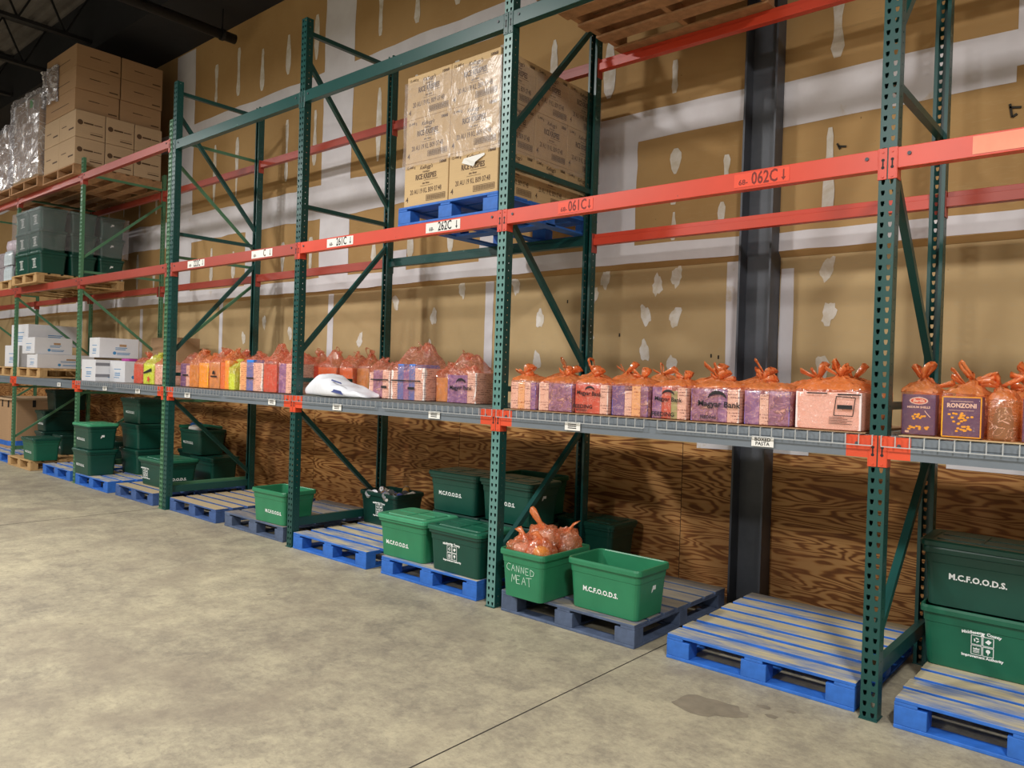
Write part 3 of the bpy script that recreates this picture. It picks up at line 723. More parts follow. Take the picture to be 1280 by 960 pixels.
def tmesh(mat):
    if mat.name not in TB: TB[mat.name] = tote_body().mesh('tote_body', [mat]); LB_[mat.name] = lid_mb().mesh('lid', [mat])
    return TB[mat.name], LB_[mat.name]
def foods_mb(size=.040):
    m = MB(); m.add_mesh(text_me('M.C.F.O.O.D.S.', size, size * .035, 0, 1.02), MF(0, 0, 0, -.02, 1.0, 1.05))
    return m
def logo_mb():
    m = MB(); s = .046
    for i, (qx, qz) in enumerate(((-1, 1), (1, 1), (-1, -1), (1, -1))):
        cx, cz = qx * s * .56, qz * s * .56; h = s * .5
        for (a, b) in (((-h, -h), (h, -h)), ((h, -h), (h, h)), ((h, h), (-h, h)), ((-h, h), (-h, -h))): m.bar((cx + a[0], 0, cz + a[1]), (cx + b[0], 0, cz + b[1]), .003, .0006, up=(0, 1, 0))
        if i == 0:
            for k in range(3):
                t = 2.09 * k + .5; a = (cx + .011 * math.cos(t), 0, cz + .011 * math.sin(t)); b = (cx + .011 * math.cos(t + 1.4), 0, cz + .011 * math.sin(t + 1.4)); m.bar(a, b, .006, .0006, up=(0, 1, 0))
        elif i == 1: m.quad([(cx - .014, 0, cz - .002), (cx + .003, 0, cz - .013), (cx + .014, 0, cz + .004), (cx, 0, cz + .013)])
        elif i == 2:
            for q in (-.012, -.006, 0): m.box(cx - .014, cx + .014, -.0004, 0, cz + q - .0015, cz + q + .0015)
            m.quad([(cx - .014, 0, cz + .004), (cx + .014, 0, cz + .004), (cx + .014, 0, cz + .012), (cx + .007, 0, cz + .008), (cx, 0, cz + .013), (cx - .007, 0, cz + .008), (cx - .014, 0, cz + .012)])
        else: m.cyl((cx, 0, cz + .004), (cx, -.0005, cz + .004), .010, n=10); m.box(cx - .002, cx + .002, -.0004, 0, cz - .014, cz)
    m.quad([(-.010, 0, s * 1.1), (.010, 0, s * 1.1), (.006, 0, s * 1.25), (.012, 0, s * 1.45), (-.008, 0, s * 1.5), (-.004, 0, s * 1.25)])
    m.add_mesh(text_me('Middlesex', .021, .0009), MF(-.050, 0, s * 1.34, .1)); m.add_mesh(text_me('County', .021, .0009), MF(.050, 0, s * 1.34, -.1)); m.add_mesh(text_me('Improvement Authority', .019, .0008), MF(0, 0, -s * 1.30))
    return m
LET = foods_mb().mesh('lettering', [INK_W]); LOGO = logo_mb().mesh('printed_emblem', [INK_W])
def handle_mark(x, z):
    m = MB(); m.box(x - .018, x + .018, -.0008, 0, z - .013, z + .013); m.quad([(x - .03, -.0006, z - .03), (x - .012, -.0006, z - .02), (x - .024, -.0006, z)]); return m
TILT = math.atan2(.0115, .20)
def tote(x, y, z, rz, mat, label, lid=None, marks=(), lidz=0.0, lidrot=0.0):
    b, l = tmesh(mat); e = empty('plastic_tote', (x, y, z), rz)
    o = link('tub', b, e); [setattr(p, 'use_smooth', False) for p in ()]
    if lid is not None:
        _, l2 = tmesh(lid); lo = link('lid', l2, e, 0, (0, 0, TH + .004 + lidz)); lo.rotation_euler = (0, lidrot, 0)
    for kind, face, u, zz in marks:
        me = LET if kind == 'foods' else LOGO if kind == 'logo' else None
        if me is None: me = handle_mark(0, 0).mesh('sticker', [INK_W])
        half = {'F': .158, 'B': .158, 'R': .238, 'L': .238}[face] + (zz * .0575) + .0012
        rot = {'F': 0, 'R': math.pi/2, 'B': math.pi, 'L': -math.pi/2}[face]
        p = {'F': (u, -half, zz), 'R': (half, u, zz), 'B': (-u, half, zz), 'L': (-half, -u, zz)}[face]
        q = link({'foods': 'lettering', 'logo': 'printed_emblem'}.get(kind, 'sticker'), me, e, 0, p); q.rotation_euler = (TILT, 0, rot)
    tag(e, label, 'tote', 'green plastic storage totes'); return e
H90 = math.pi / 2
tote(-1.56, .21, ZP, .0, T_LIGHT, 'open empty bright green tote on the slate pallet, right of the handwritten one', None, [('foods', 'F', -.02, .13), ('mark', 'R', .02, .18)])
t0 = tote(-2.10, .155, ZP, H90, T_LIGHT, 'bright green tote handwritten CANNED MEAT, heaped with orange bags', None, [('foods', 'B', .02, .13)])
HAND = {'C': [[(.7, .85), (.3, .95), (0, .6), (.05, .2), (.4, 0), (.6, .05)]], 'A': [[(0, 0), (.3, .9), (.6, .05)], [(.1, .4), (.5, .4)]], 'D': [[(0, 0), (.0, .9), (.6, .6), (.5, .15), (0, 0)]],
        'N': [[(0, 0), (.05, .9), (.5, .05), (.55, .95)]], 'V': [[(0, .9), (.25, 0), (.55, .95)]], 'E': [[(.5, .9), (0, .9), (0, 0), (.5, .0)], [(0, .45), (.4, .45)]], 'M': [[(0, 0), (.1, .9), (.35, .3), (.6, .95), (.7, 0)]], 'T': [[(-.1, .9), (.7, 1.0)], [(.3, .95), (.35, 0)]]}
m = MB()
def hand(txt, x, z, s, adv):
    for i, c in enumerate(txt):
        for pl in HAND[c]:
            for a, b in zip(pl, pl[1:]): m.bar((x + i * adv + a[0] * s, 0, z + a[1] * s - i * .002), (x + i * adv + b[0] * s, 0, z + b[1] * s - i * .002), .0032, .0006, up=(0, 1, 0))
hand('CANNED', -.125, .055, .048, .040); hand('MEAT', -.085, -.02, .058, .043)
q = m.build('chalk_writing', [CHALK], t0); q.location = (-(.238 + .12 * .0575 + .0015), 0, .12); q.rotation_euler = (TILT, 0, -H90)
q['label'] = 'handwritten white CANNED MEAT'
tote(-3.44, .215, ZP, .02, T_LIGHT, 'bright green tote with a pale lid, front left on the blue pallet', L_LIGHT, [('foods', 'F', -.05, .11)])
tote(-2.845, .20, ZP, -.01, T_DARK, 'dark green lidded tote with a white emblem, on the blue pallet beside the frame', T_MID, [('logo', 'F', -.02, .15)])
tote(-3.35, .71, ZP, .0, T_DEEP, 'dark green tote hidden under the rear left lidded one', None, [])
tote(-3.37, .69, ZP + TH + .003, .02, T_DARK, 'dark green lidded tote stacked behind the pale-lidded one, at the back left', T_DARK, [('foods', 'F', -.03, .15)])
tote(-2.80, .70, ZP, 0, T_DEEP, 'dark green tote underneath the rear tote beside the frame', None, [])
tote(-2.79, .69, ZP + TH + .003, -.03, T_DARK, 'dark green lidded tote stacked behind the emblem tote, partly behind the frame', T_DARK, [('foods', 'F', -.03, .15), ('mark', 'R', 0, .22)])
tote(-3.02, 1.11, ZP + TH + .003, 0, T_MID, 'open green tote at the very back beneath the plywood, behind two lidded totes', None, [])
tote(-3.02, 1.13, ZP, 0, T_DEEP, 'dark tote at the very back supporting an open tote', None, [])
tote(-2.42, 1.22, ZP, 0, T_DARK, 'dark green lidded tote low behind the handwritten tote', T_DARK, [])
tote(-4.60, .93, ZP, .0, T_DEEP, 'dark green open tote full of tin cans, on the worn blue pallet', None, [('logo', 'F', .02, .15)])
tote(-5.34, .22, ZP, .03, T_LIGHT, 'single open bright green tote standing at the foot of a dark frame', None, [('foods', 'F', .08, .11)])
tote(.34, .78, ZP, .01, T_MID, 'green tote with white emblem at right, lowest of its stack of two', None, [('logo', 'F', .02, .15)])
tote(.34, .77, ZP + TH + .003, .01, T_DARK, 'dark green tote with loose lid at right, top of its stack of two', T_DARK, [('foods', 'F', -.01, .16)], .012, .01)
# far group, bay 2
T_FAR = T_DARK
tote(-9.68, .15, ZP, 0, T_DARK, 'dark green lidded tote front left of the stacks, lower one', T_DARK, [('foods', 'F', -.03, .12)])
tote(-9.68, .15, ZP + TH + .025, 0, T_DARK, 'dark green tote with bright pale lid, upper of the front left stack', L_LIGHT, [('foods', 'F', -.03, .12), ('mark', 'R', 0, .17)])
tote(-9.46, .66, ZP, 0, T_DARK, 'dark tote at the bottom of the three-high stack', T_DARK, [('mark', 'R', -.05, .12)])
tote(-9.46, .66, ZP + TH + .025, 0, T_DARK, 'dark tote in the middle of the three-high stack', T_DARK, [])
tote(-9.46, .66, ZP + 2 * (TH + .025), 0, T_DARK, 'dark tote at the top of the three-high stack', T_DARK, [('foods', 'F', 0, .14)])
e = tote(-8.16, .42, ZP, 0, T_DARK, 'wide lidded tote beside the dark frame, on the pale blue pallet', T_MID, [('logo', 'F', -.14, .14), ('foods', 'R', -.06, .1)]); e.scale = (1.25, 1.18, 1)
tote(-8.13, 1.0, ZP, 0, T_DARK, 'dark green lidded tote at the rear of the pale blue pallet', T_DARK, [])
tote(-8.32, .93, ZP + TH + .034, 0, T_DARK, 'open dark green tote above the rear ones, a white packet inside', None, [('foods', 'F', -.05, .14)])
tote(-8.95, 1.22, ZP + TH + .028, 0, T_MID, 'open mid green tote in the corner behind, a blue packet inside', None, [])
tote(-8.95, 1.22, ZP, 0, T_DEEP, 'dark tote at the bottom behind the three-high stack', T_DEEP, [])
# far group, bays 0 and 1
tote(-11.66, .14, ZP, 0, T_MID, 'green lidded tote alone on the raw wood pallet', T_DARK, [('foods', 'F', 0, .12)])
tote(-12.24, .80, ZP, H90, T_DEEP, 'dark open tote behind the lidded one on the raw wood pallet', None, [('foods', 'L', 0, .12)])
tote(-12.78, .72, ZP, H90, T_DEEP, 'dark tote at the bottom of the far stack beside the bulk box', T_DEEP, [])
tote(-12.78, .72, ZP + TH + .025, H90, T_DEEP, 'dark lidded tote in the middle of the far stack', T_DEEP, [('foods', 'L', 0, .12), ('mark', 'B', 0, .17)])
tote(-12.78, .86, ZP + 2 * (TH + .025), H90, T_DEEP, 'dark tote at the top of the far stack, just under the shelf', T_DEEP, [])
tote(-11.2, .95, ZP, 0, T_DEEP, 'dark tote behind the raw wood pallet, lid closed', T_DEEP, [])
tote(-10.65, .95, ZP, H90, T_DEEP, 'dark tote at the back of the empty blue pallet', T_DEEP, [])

# cans and small packets
m = MB(); m.cyl((0, 0, 0), (0, 0, .105), .034, n=20); 
canm = m.mesh('tin_can', [CAN]); m = MB(); m.cyl((0, 0, .1051), (0, 0, .108), .036, n=20); m.cyl((0, 0, -.001), (0, 0, .003), .036, n=20); rimm = m.mesh('can_rim', [CAN]); m = MB(); m.cyl((0, 0, .012), (0, 0, .092), .0345, n=20, caps=False); labm = {c: m.mesh('paper_label', [mt]) for c, mt in (('white', PAPER), ('blue', P_BLUE), ('tan', P_TAN))}
rc = random.Random(8)
for k in range(16):
    c = ('white', 'blue', 'tan')[k % 3]
    x = -4.60 + (-.18 + .12 * (k % 4)) ; y = .93 + (-.11 + .075 * (k // 4))
    e = empty('food_can', (x, y, ZP + .235 + rc.uniform(-.02, .05)), rc.uniform(0, 6)); e.rotation_euler = (rc.uniform(.8, 2.0), rc.uniform(-.5, .5), rc.uniform(0, 6))
    link('can_body', canm, e); link('can_rim', rimm, e); link('paper_label', labm[c], e)
    tag(e, 'tin can with a %s paper label lying loose in the dark tote' % c, 'can', 'tin cans heaped in the dark tote')
def packet(x, y, z, s, mat, label, rot=(0.2, 0.1, .4), name='packet'):
    m = MB(); m.loft([rr(s[0] * k, s[1] * k, zz * s[2], min(s[0], s[1]) * .3 * k) for k, zz in ((.7, -.5), (.95, -.4), (1, 0), (.95, .4), (.7, .5))], cap0=True, cap1=True)
    o = m.build(name, [mat], smooth=True, loc=(x, y, z)); o.rotation_euler = rot; tag(o, label, 'packet'); return o
packet(-5.33, .22, ZP + .17, (.36, .24, .10), PAPER, 'white paper bundle lying in the single open tote', (0, 0.05, .1))
packet(-8.38, .86, ZP + 2 * TH + .02, (.16, .12, .10), PAPER, 'white packet showing over the rim of the open tote by the plywood')
packet(-8.92, 1.14, ZP + 2 * TH + .02, (.14, .12, .10), BLUECAP, 'blue packet showing over the rim of an open tote')

# ------------------------------------------------------------------ orange bags
def film_bag(x0, x1, y0, y1, z0, hb, htop, style, seed, label, film_m=None, top_m=None, group='orange plastic grocery bags on the shelf', ears=2, lean=0.0):
    film_m = film_m or BAG; top_m = top_m or BAG_TOP
    r = random.Random(seed); w_ = x1 - x0; d_ = y1 - y0; cx = (x0 + x1) / 2; cy = (y0 + y1) / 2
    e = empty('grocery_bag', (cx, cy, z0)); n = 40
    ph = [r.uniform(0, 6.28) for _ in range(8)]
    kx, ky = r.uniform(-.26, .26) * w_ + lean, r.uniform(-.08, .02) * d_
    m = MB(); rings = []
    def ring(sx, sy, z, amp, tw, px=0, py=0, sq=.28):
        out = []
        for i in range(n):
            t = 2 * math.pi * i / n; c, s = math.cos(t), math.sin(t)
            X = math.copysign(abs(c) ** sq, c) * sx / 2; Y = math.copysign(abs(s) ** sq, s) * sy / 2
            a = amp * (math.sin(7 * t + ph[0] + z * 30 * tw) + .7 * math.sin(11 * t + ph[1] - z * 22 * tw) + .5 * math.sin(17 * t + ph[2]))
            out.append((px + X * (1 + a), py + Y * (1 + a) , z + abs(a) * .05))
        return out
    rings.append(ring(w_ * .97, d_ * .97, .001, 0.002, 0)); rings.append(ring(w_, d_, .012, .003, 0))
    for k in range(1, 6): rings.append(ring(w_, d_, hb * k / 5, .006, 1 if k < 5 else 0) if style == 'knot' else [(p[0] + r.uniform(-.004, .004), p[1] + r.uniform(-.005, .005), p[2]) for p in ring(w_, d_, hb * k / 5, .016, 1)])
    if style == 'knot':
        for f, zf, a in ((.97, .08, .02), (.90, .20, .04), (.76, .34, .06), (.58, .45, .09), (.38, .52, .12), (.20, .62, .16), (.10, .72, .18)):
            rings.append([(p[0] + r.uniform(-.006, .006), p[1] + r.uniform(-.006, .006), p[2] + r.uniform(-.010, .010) * (1 - abs(f - .6))) for p in ring(w_ * f, d_ * f, hb + htop * zf, a, 0, kx * (1 - f), ky * (1 - f), .28 + (1 - f) * .7)])
    else:       # untied, handles drawn up into a peak
        for f, fy, zf, a in ((.97, .90, .10, .03), (.92, .74, .26, .05), (.84, .56, .44, .07), (.72, .38, .62, .09), (.58, .24, .80, .10), (.40, .14, .92, .12)):
            rr_ = ring(w_ * f, d_ * fy, hb + htop * zf, a, 0, kx * (1 - f), ky * (1 - f), .34 + (1 - f) * .4)
            rings.append([(p[0] + r.uniform(-.008, .008), p[1] + r.uniform(-.006, .006), p[2] + zf * htop * .40 * math.sin(abs(p[0]) * 6.28 / w_ * 1.6 + ph[3]) + r.uniform(-.010, .010)) for p in rr_])
    nb = 8
    m.loft(rings[:nb], cap0=True); o = m.build('bag_body', [film_m], e, True)
    m = MB(); m.loft(rings[nb - 1:], cap1=True); m.build('gathered_top', [top_m], e, True)
    # handle loops: folded ribbons standing up from the knot
    zk = hb + htop * (.70 if style == 'knot' else .80)
    for q in range(ears):
        ang = r.uniform(-.9, .9) + (0 if q % 2 else math.pi) + r.uniform(-.3, .3); L_ = htop * r.uniform(.4, 1.1) + .025; wd = r.uniform(.012, .036); el = r.uniform(.15, 1.2)
        if style != 'knot': el = r.uniform(.7, 1.4); L_ = htop * r.uniform(.35, .7) + .02
        dx, dy, dz = math.cos(ang) * math.cos(el), math.sin(ang) * math.cos(el) * .5, math.sin(el)
        mm = MB(); R_ = []; S = 9; px, py = -math.sin(ang), math.cos(ang)
        for s in range(S + 1):
            t = s / S; a = math.pi * 2 * t; lx = math.sin(a / 2) ** .8 * L_; off = math.sin(a) * wd * 1.1
            jj = r.uniform(-.004, .004); c = Vector((jj + kx + dx * lx + px * off * .6, ky + dy * lx + py * off * .6, zk + dz * lx + math.sin(a) * .006)); ww = wd * (.35 + .65 * math.sin(math.pi * min(t, 1 - t) * 1.0 + .25))
            R_.append([tuple(c + Vector((dz * ww * .6, py * ww * .8, -dx * ww * .6))), tuple(c + Vector((px * .004, py * .004, .006))), tuple(c - Vector((dz * ww * .6, py * ww * .8, -dx * ww * .6))), tuple(c - Vector((px * .004, py * .004, .006)))])
        mm.loft(R_, cap0=True, cap1=True); mm.build('handle_loop', [top_m], e, True)
    tag(e, label, 'plastic bag', group); return e
def carton(x0, x1, y0, y1, z0, z1, mat, label, cat='food box', group=None, name='food_box', mats=None, bevel=.002):
    m = MB(); w_, d_ = x1 - x0, y1 - y0; m.box(-w_/2, w_/2, -d_/2, d_/2, 0, z1 - z0); o = m.build(name, [mat], None, False, bevel, ((x0 + x1)/2, (y0 + y1)/2, z0))
    tag(o, label, cat, group); return o
def logo_bag(e, w_, d_, lines, mat=INK_K, arc=False):
    m = MB()
    for txt, size, u, z, rot, sx in lines: m.add_mesh(text_me(txt, size, size * .02), MF(u, 0, z, rot, sx, 1))
    if arc:
        u, z, R_ = arc; pr = None
        for i in range(9):
            t = math.pi * (.08 + .84 * i / 8); p = (u + R_ * math.cos(t), 0, z + R_ * .75 * math.sin(t))
            if pr: m.bar(pr, p, R_ * .28 * math.sin(math.pi * (i - .5) / 8) + .004, .0006, up=(0, 1, 0))
            pr = p
    for i in range(0): pass
    o = m.build('printed_logo', [mat], e, loc=(0, -d_ / 2 - .004, 0)); return o
G_ = 'packaged food standing inside the orange bags'
HB = .190
def front_bag(x0, x1, packs, seed, desc, y0=.015, d=.22, hb=HB, htop=.060, style='knot', film_m=None, top_m=None, ears=4, group=None, zb=ZB):
    e = film_bag(x0 + .003, x1 - .003, y0, y0 + d, zb, hb, htop, style, seed, desc, film_m, top_m, ears=ears, group=group or 'orange plastic grocery bags on the shelf')
    a = x0 + .012; tot = x1 - x0 - .024
    ords = ['first', 'second', 'third', 'fourth', 'fifth']
    for i, (f, mat, nm, dh) in enumerate(packs):
        b = a + tot * f
        carton(a + .001, b - .001, y0 + .010, y0 + d - .012, zb + .004, zb + hb - .006 + dh, mat, '%s%s in %s' % (nm, '' if len(packs) == 1 else ' ' + ords[i], desc), group=None)
        a = b
    return e
W_, BL, MV, PU, YT, RD, TN, GN = P_WHITE, P_BLUE, P_MAUVE, P_PURPLE, P_YELTOP, REDBOX, P_TAN, P_GREEN
front_bag(-2.355, -2.115, [(.30, W_, 'white printed box', 0), (.26, YT, 'cream printed box', 0), (.24, W_, 'white printed box', 0), (.20, PU, 'purple box', 0)], 1, 'first orange bag right of the pale teal post')
front_bag(-2.11, -1.82, [(.30, W_, 'white printed box', 0), (.70, MV, 'mauve box', 0)], 2, 'second orange bag right of the pale teal post')
e = front_bag(-1.815, -1.545, [(.76, RD, 'red box', 0), (.24, W_, 'white printed box', 0)], 3, 'orange bag printed FEEDING over a red box')
logo_bag(e, .27, .22, [('Magyar Bank', .036, -.01, .128, -.05, 1), ('FEEDING', .034, -.055, .045, 0, 1.1), ('MIDDLESEX', .016, -.065, .022, 0, 1)], arc=(-.005, .143, .035))
front_bag(-1.54, -1.265, [(.36, BL, 'blue box', 0), (.20, W_, 'white printed box', -.03), (.24, YT, 'cream printed box', 0), (.20, MV, 'mauve box', 0)], 4, 'orange bag just right of the FEEDING bag')
e = front_bag(-1.26, -1.015, [(.28, PU, 'purple box', 0), (.28, RD, 'red box', 0), (.18, GN, 'green packet', -.02), (.26, W_, 'white printed box', 0)], 5, 'bank-name bag over red and green packs')
logo_bag(e, .245, .22, [('Magyar Bank', .034, .0, .115, -.04, 1), ('FEEDING', .034, -.03, .028, 0, 1.1)], arc=(0, .135, .04))
e = front_bag(-1.01, -.70, [(.56, MV, 'mauve box', 0), (.20, PU, 'purple box', 0), (.24, W_, 'white printed box', 0)], 6, 'bank-name bag with big black arch')
logo_bag(e, .31, .22, [('Magyar Bank', .044, .03, .100, -.02, 1.1), ('FEEDING', .024, -.03, .028, 0, 1)], arc=(.02, .125, .055))
front_bag(-.695, -.425, [(.34, PU, 'purple box', 0), (.20, W_, 'white printed box', -.02), (.46, MV, 'mauve box', 0)], 7, 'orange bag left of the big pink-wrapped carton')
e = front_bag(-.42, -.075, [(1.0, simple('pink_white_carton', lin(240, 224, 222), .45, 0, .05), 'large white printed carton', 0)], 8, 'wide pinkish bag next to the nearest frame', d=.26, hb=.195, htop=.10, ears=4)
m = MB()
for a, b in (((.035, .075), (.125, .075)), ((.125, .075), (.135, .165)), ((.135, .165), (.045, .17)), ((.045, .17), (.035, .075))): m.bar((a[0], 0, a[1]), (b[0], 0, b[1]), .004, .0006, up=(0, 1, 0))
m.box(.05, .122, -.0006, 0, .108, .128); m.box(.05, .16, -.0006, 0, .176, .183)
for z in (.066, .058, .050, .042, .034): m.box(.012, .125 - (z * 3 % .05), -.0006, 0, z - .0012, z + .0012)
m.box(-.10, .0, -.0006, 0, .18, .186)
m.build('printed_logo', [INK_K], e, loc=(0, -.13 - .004, 0))
# second row on that shelf: only knotted tops show above the front row
for k in range(8):
    x = -2.33 + k * .285
    film_bag(x, x + .27, .30, .52, ZB, .19, .10, 'knot', 60 + k, 'orange bag in the back row, behind the %s front bag' % ['first', 'second', 'third', 'fourth', 'fifth', 'sixth', 'seventh', 'eighth'][k], BAG_TOP, ears=3)
    carton(x + .02, x + .25, .32, .50, ZB + .005, ZB + .17, (W_, MV, RD, BL)[k % 4], 'boxed food in the second row behind the %s front bag' % ['first', 'second', 'third', 'fourth', 'fifth', 'sixth', 'seventh', 'eighth'][k])
# right shelf
NAVY = P_NAVY
def pasta_box(x0, x1, y0, zt, kind, label, d=.07):
    w_ = x1 - x0; e = empty('pasta_box', ((x0 + x1) / 2, y0, ZB + .004)); m = MB(); m.box(-w_/2, w_/2, 0, d, 0, zt); m.build('box', [NAVY], e, bevel=.0015)
    m = MB(); y = -.0012
    if kind == 'shells':
        pts = [(.040 * math.cos(t * .3927), y, zt - .030 + .017 * math.sin(t * .3927)) for t in range(16)]; m.quad(pts, 0)
        m2 = MB(); m2.quad([(.034 * math.cos(t * .3927), y - .0006, zt - .030 + .013 * math.sin(t * .3927)) for t in range(16)]); m2.build('red_oval', [REDBOX], e)
        m.add_mesh(text_me('Barilla', .020, .0006, .2), MF(0, y - .0014, zt - .030)); m.add_mesh(text_me('MEDIUM SHELLS', .013, .0004), MF(0, y, zt - .060, 0, 1.05, 1))
        pr = None
        for i in range(7):
            t = 1.2 + i * .3; p = (.055 - .035 * math.sin(t) * .8, y, zt - .105 + .03 * math.cos(t - 1.4)); 
            if pr: m.bar(pr, p, .003, .0004, up=(0, 1, 0))
            pr = p
        m.box(-.055, -.038, y - .0004, y, .008, .018)
    else:
        for a, b in (((-w_/2 + .003, .003), (w_/2 - .003, .003)), ((w_/2 - .003, .003), (w_/2 - .003, zt - .003)), ((w_/2 - .003, zt - .003), (-w_/2 + .003, zt - .003)), ((-w_/2 + .003, zt - .003), (-w_/2 + .003, .003))): m.bar((a[0], y, a[1]), (b[0], y, b[1]), .005, .0006, up=(0, 1, 0), m=1)
        m.add_mesh(text_me('RONZONI', .024, .0009), MF(0, y, zt - .042, 0, 1.05, 1.1)); m.bar((-.05, y, zt - .063), (.05, y, zt - .063), .0015, .0004, up=(0, 1, 0)); m.bar((-.045, y, zt - .022), (.045, y, zt - .022), .002, .0004, up=(0, 1, 0))
    m.build('lettering', [INK_W, YELLOW], e)
    m = MB(); r = random.Random(3)
    for k in range(26 if kind == 'shells' else 34):
        if kind == 'shells': a, b = r.gauss(0, .014), (zt * .46 + r.gauss(0, .008)) if k < 10 else (.030 + r.uniform(-.010, .010)); a = a if k < 10 else r.uniform(-.042, .042)
        else: a, b = (r.gauss(0, .022), zt * .5 + r.gauss(0, .014)) if k < 20 else (r.uniform(-.04, .04), .040 + r.uniform(-.012, .012))
        m.quad([(a + .007 * math.cos(t * 1.05), y - .0003 - k * .00002, b + .005 * math.sin(t * 1.05)) for t in range(6)])
    m.build('pasta_picture', [YELLOW], e); tag(e, label, 'pasta box'); return e
def right_bag(x0, x1, y0, d, hb, seed, desc, kind=None, ht=.09, ears=3):
    film_bag(x0, x1, y0, y0 + d, ZB, hb, ht, 'knot', seed, desc, BAG_O2 if kind is None else BAG_R, ears=ears)
    if kind: pasta_box(x0 + .008, x1 - .010, y0 + .008, hb - .006, kind, 'navy pasta box in ' + desc)
BAG.node_tree  # shared film
right_bag(.075, .235, .060, .16, .195, 21, 'shell pasta bag beside the nearest frame', 'shells')
right_bag(.248, .425, .035, .17, .192, 22, 'orange bag with the yellow-edged pasta box', 'ronzoni')
right_bag(.432, .545, .05, .16, .175, 23, 'orange bag holding a glass jar between two boxed pasta bags', None)
right_bag(.56, .72, .03, .16, .19, 24, 'orange bag of boxed pasta at the right edge of the photo', 'shells')
m = MB(); m.loft([rr(a, a, z, a * .48, 6) for a, z in ((.070, 0), (.078, .006), (.078, .10), (.066, .118), (.060, .125), (.060, .145))], cap0=True, cap1=True)
o = m.build('glass_jar', [simple('sauce_jar', lin(120, 110, 104), .12, 0, .3, 20)], smooth=True, loc=(.488, .11, ZB + .004)); tag(o, 'glass jar standing in the orange bag between two boxed pasta bags', 'jar')
for k in range(4):
    right_bag(.04 + k * .2, .22 + k * .2, .34, .2, .17, 70 + k, 'rear orange bag on the right shelf, %s from the near frame' % ['first', 'second', 'third', 'fourth'][k], None)
    carton(.06 + k * .2, .20 + k * .2, .36, .52, ZB + .005, ZB + .15, (CARD2, MV, TN, W_)[k], 'boxed food in the rear bag on the right shelf, %s from near frame' % ['first', 'second', 'third', 'fourth'][k])
# bay 4: tall bags
def tall(x0, x1, y0, d, hb, ht, seed, desc, packs, film_m=None, style='peak', ears=2, zb=None):
    return front_bag(x0, x1, packs, seed, desc, y0=y0, d=d, hb=hb, htop=ht, style=style, film_m=film_m, top_m=BAG, ears=ears, zb=zb or ZB)
e = tall(-4.17, -3.875, .25, .24, .245, .075, 31, 'tall orange bag right of the white sack', [(.2, W_, 'white printed box', -.02), (.45, MV, 'mauve box', 0), (.35, W_, 'white printed box', 0)])
m = MB(); m.box(-.10, .13, -.0006, 0, .155, .165); m.box(.04, .11, -.0006, 0, .09, .11); m.build('printed_logo', [INK_K], e, loc=(0, -.124, 0))
e = tall(-3.87, -3.44, .24, .30, .27, .15, 32, 'tallest orange bag with blue-capped packs', [(.20, W_, 'white printed box', -.02), (.18, BLUECAP, 'blue-capped pack', .03), (.16, PU, 'purple box', -.02), (.18, BLUECAP, 'blue-capped pack', .03), (.28, W_, 'white printed box', 0)])
m = MB(); m.box(-.19, .17, -.0006, 0, .155, .165); m.box(.02, .10, -.0006, 0, .09, .11); m.build('printed_logo', [INK_K], e, loc=(0, -.154, 0))
e = tall(-3.43, -3.27, .34, .2, .23, .06, 33, 'narrow orange bag squeezed between two tall ones', [(1.0, TN, 'tan packet', -.03)])
e = tall(-3.26, -2.93, .30, .22, .255, .10, 34, 'rightmost bag of the tall group', [(.70, PU, 'purple box', -.03), (.30, W_, 'white printed box', -.01)])
logo_bag(e, .33, .22, [('Magyar Bank', .046, .0, .12, 0, 1)], arc=(0, .15, .05))
film_bag(-3.62, -3.30, .62, .86, ZB, .22, .08, 'knot', 35, 'orange bag low behind the tall group')
# white sack
m = MB(); R_ = []; rs = random.Random(9)
for i in range(22):
    t = i / 21; x = -4.83 + .86 * t; hh = .19 * (math.sin(math.pi * min(1, t * 1.0 + .04)) ** .45) * (.72 + .28 * math.sin(t * 5.2 + .4)) + .012; wd = .155 * (math.sin(math.pi * (t * .94 + .03)) ** .3)
    ring = []
    for j in range(18):
        a = 2 * math.pi * j / 18; c, s = math.cos(a), math.sin(a)
        ring.append((x + rs.uniform(-.006, .006), .145 + math.copysign(abs(c) ** .7, c) * wd + .02 * math.sin(t * 9), ZB + .004 + max(0.0, hh * (.38 + .62 * math.copysign(abs(s) ** .75, s))) + ((rs.uniform(-.012, .012) + .012 * math.sin(t * 26 + j * 1.3)) if s > .1 else 0)))
    R_.append(ring)
m.loft(R_, cap0=True, cap1=True); sk = m.build('white_sack', [SACK], None, True); sk.modifiers.new('soften', 'SUBSURF').levels = 1; sk.modifiers['soften'].render_levels = 1
tag(sk, 'slumped white sack with navy print lying on the shelf', 'sack')
m = MB(); 
def patch(pts): m.quad(pts)
patch([(-4.36, -.012, ZB + .075), (-4.18, -.016, ZB + .055), (-4.14, -.02, ZB + .022), (-4.34, -.02, ZB + .048)]); patch([(-4.36, .02, ZB + .150), (-4.20, .0, ZB + .125), (-4.19, .0, ZB + .112), (-4.36, .015, ZB + .138)])
m.build('printed_panel', [simple('navy_ink', lin(44, 58, 120), .5)], sk)
# bay 4 behind: bags at the rear left (they stand at the right end of bay 3)
for k, (a, b, mt) in enumerate([(-5.75, -5.48, RD), (-5.47, -5.12, ORBOX), (-5.11, -4.86, ORBOX), (-4.84, -4.62, TN)]):
    if b > -4.9: a += .02
    front_bag(a, b, [(1.0, mt, 'brown-orange carton', -.01)], 90 + k, '%s rear orange bag behind the white sack' % ['first', 'second', 'third', 'last'][k], y0=.62, d=.24, hb=.27, htop=.12, style='peak', film_m=BAG, top_m=BAG, ears=2)
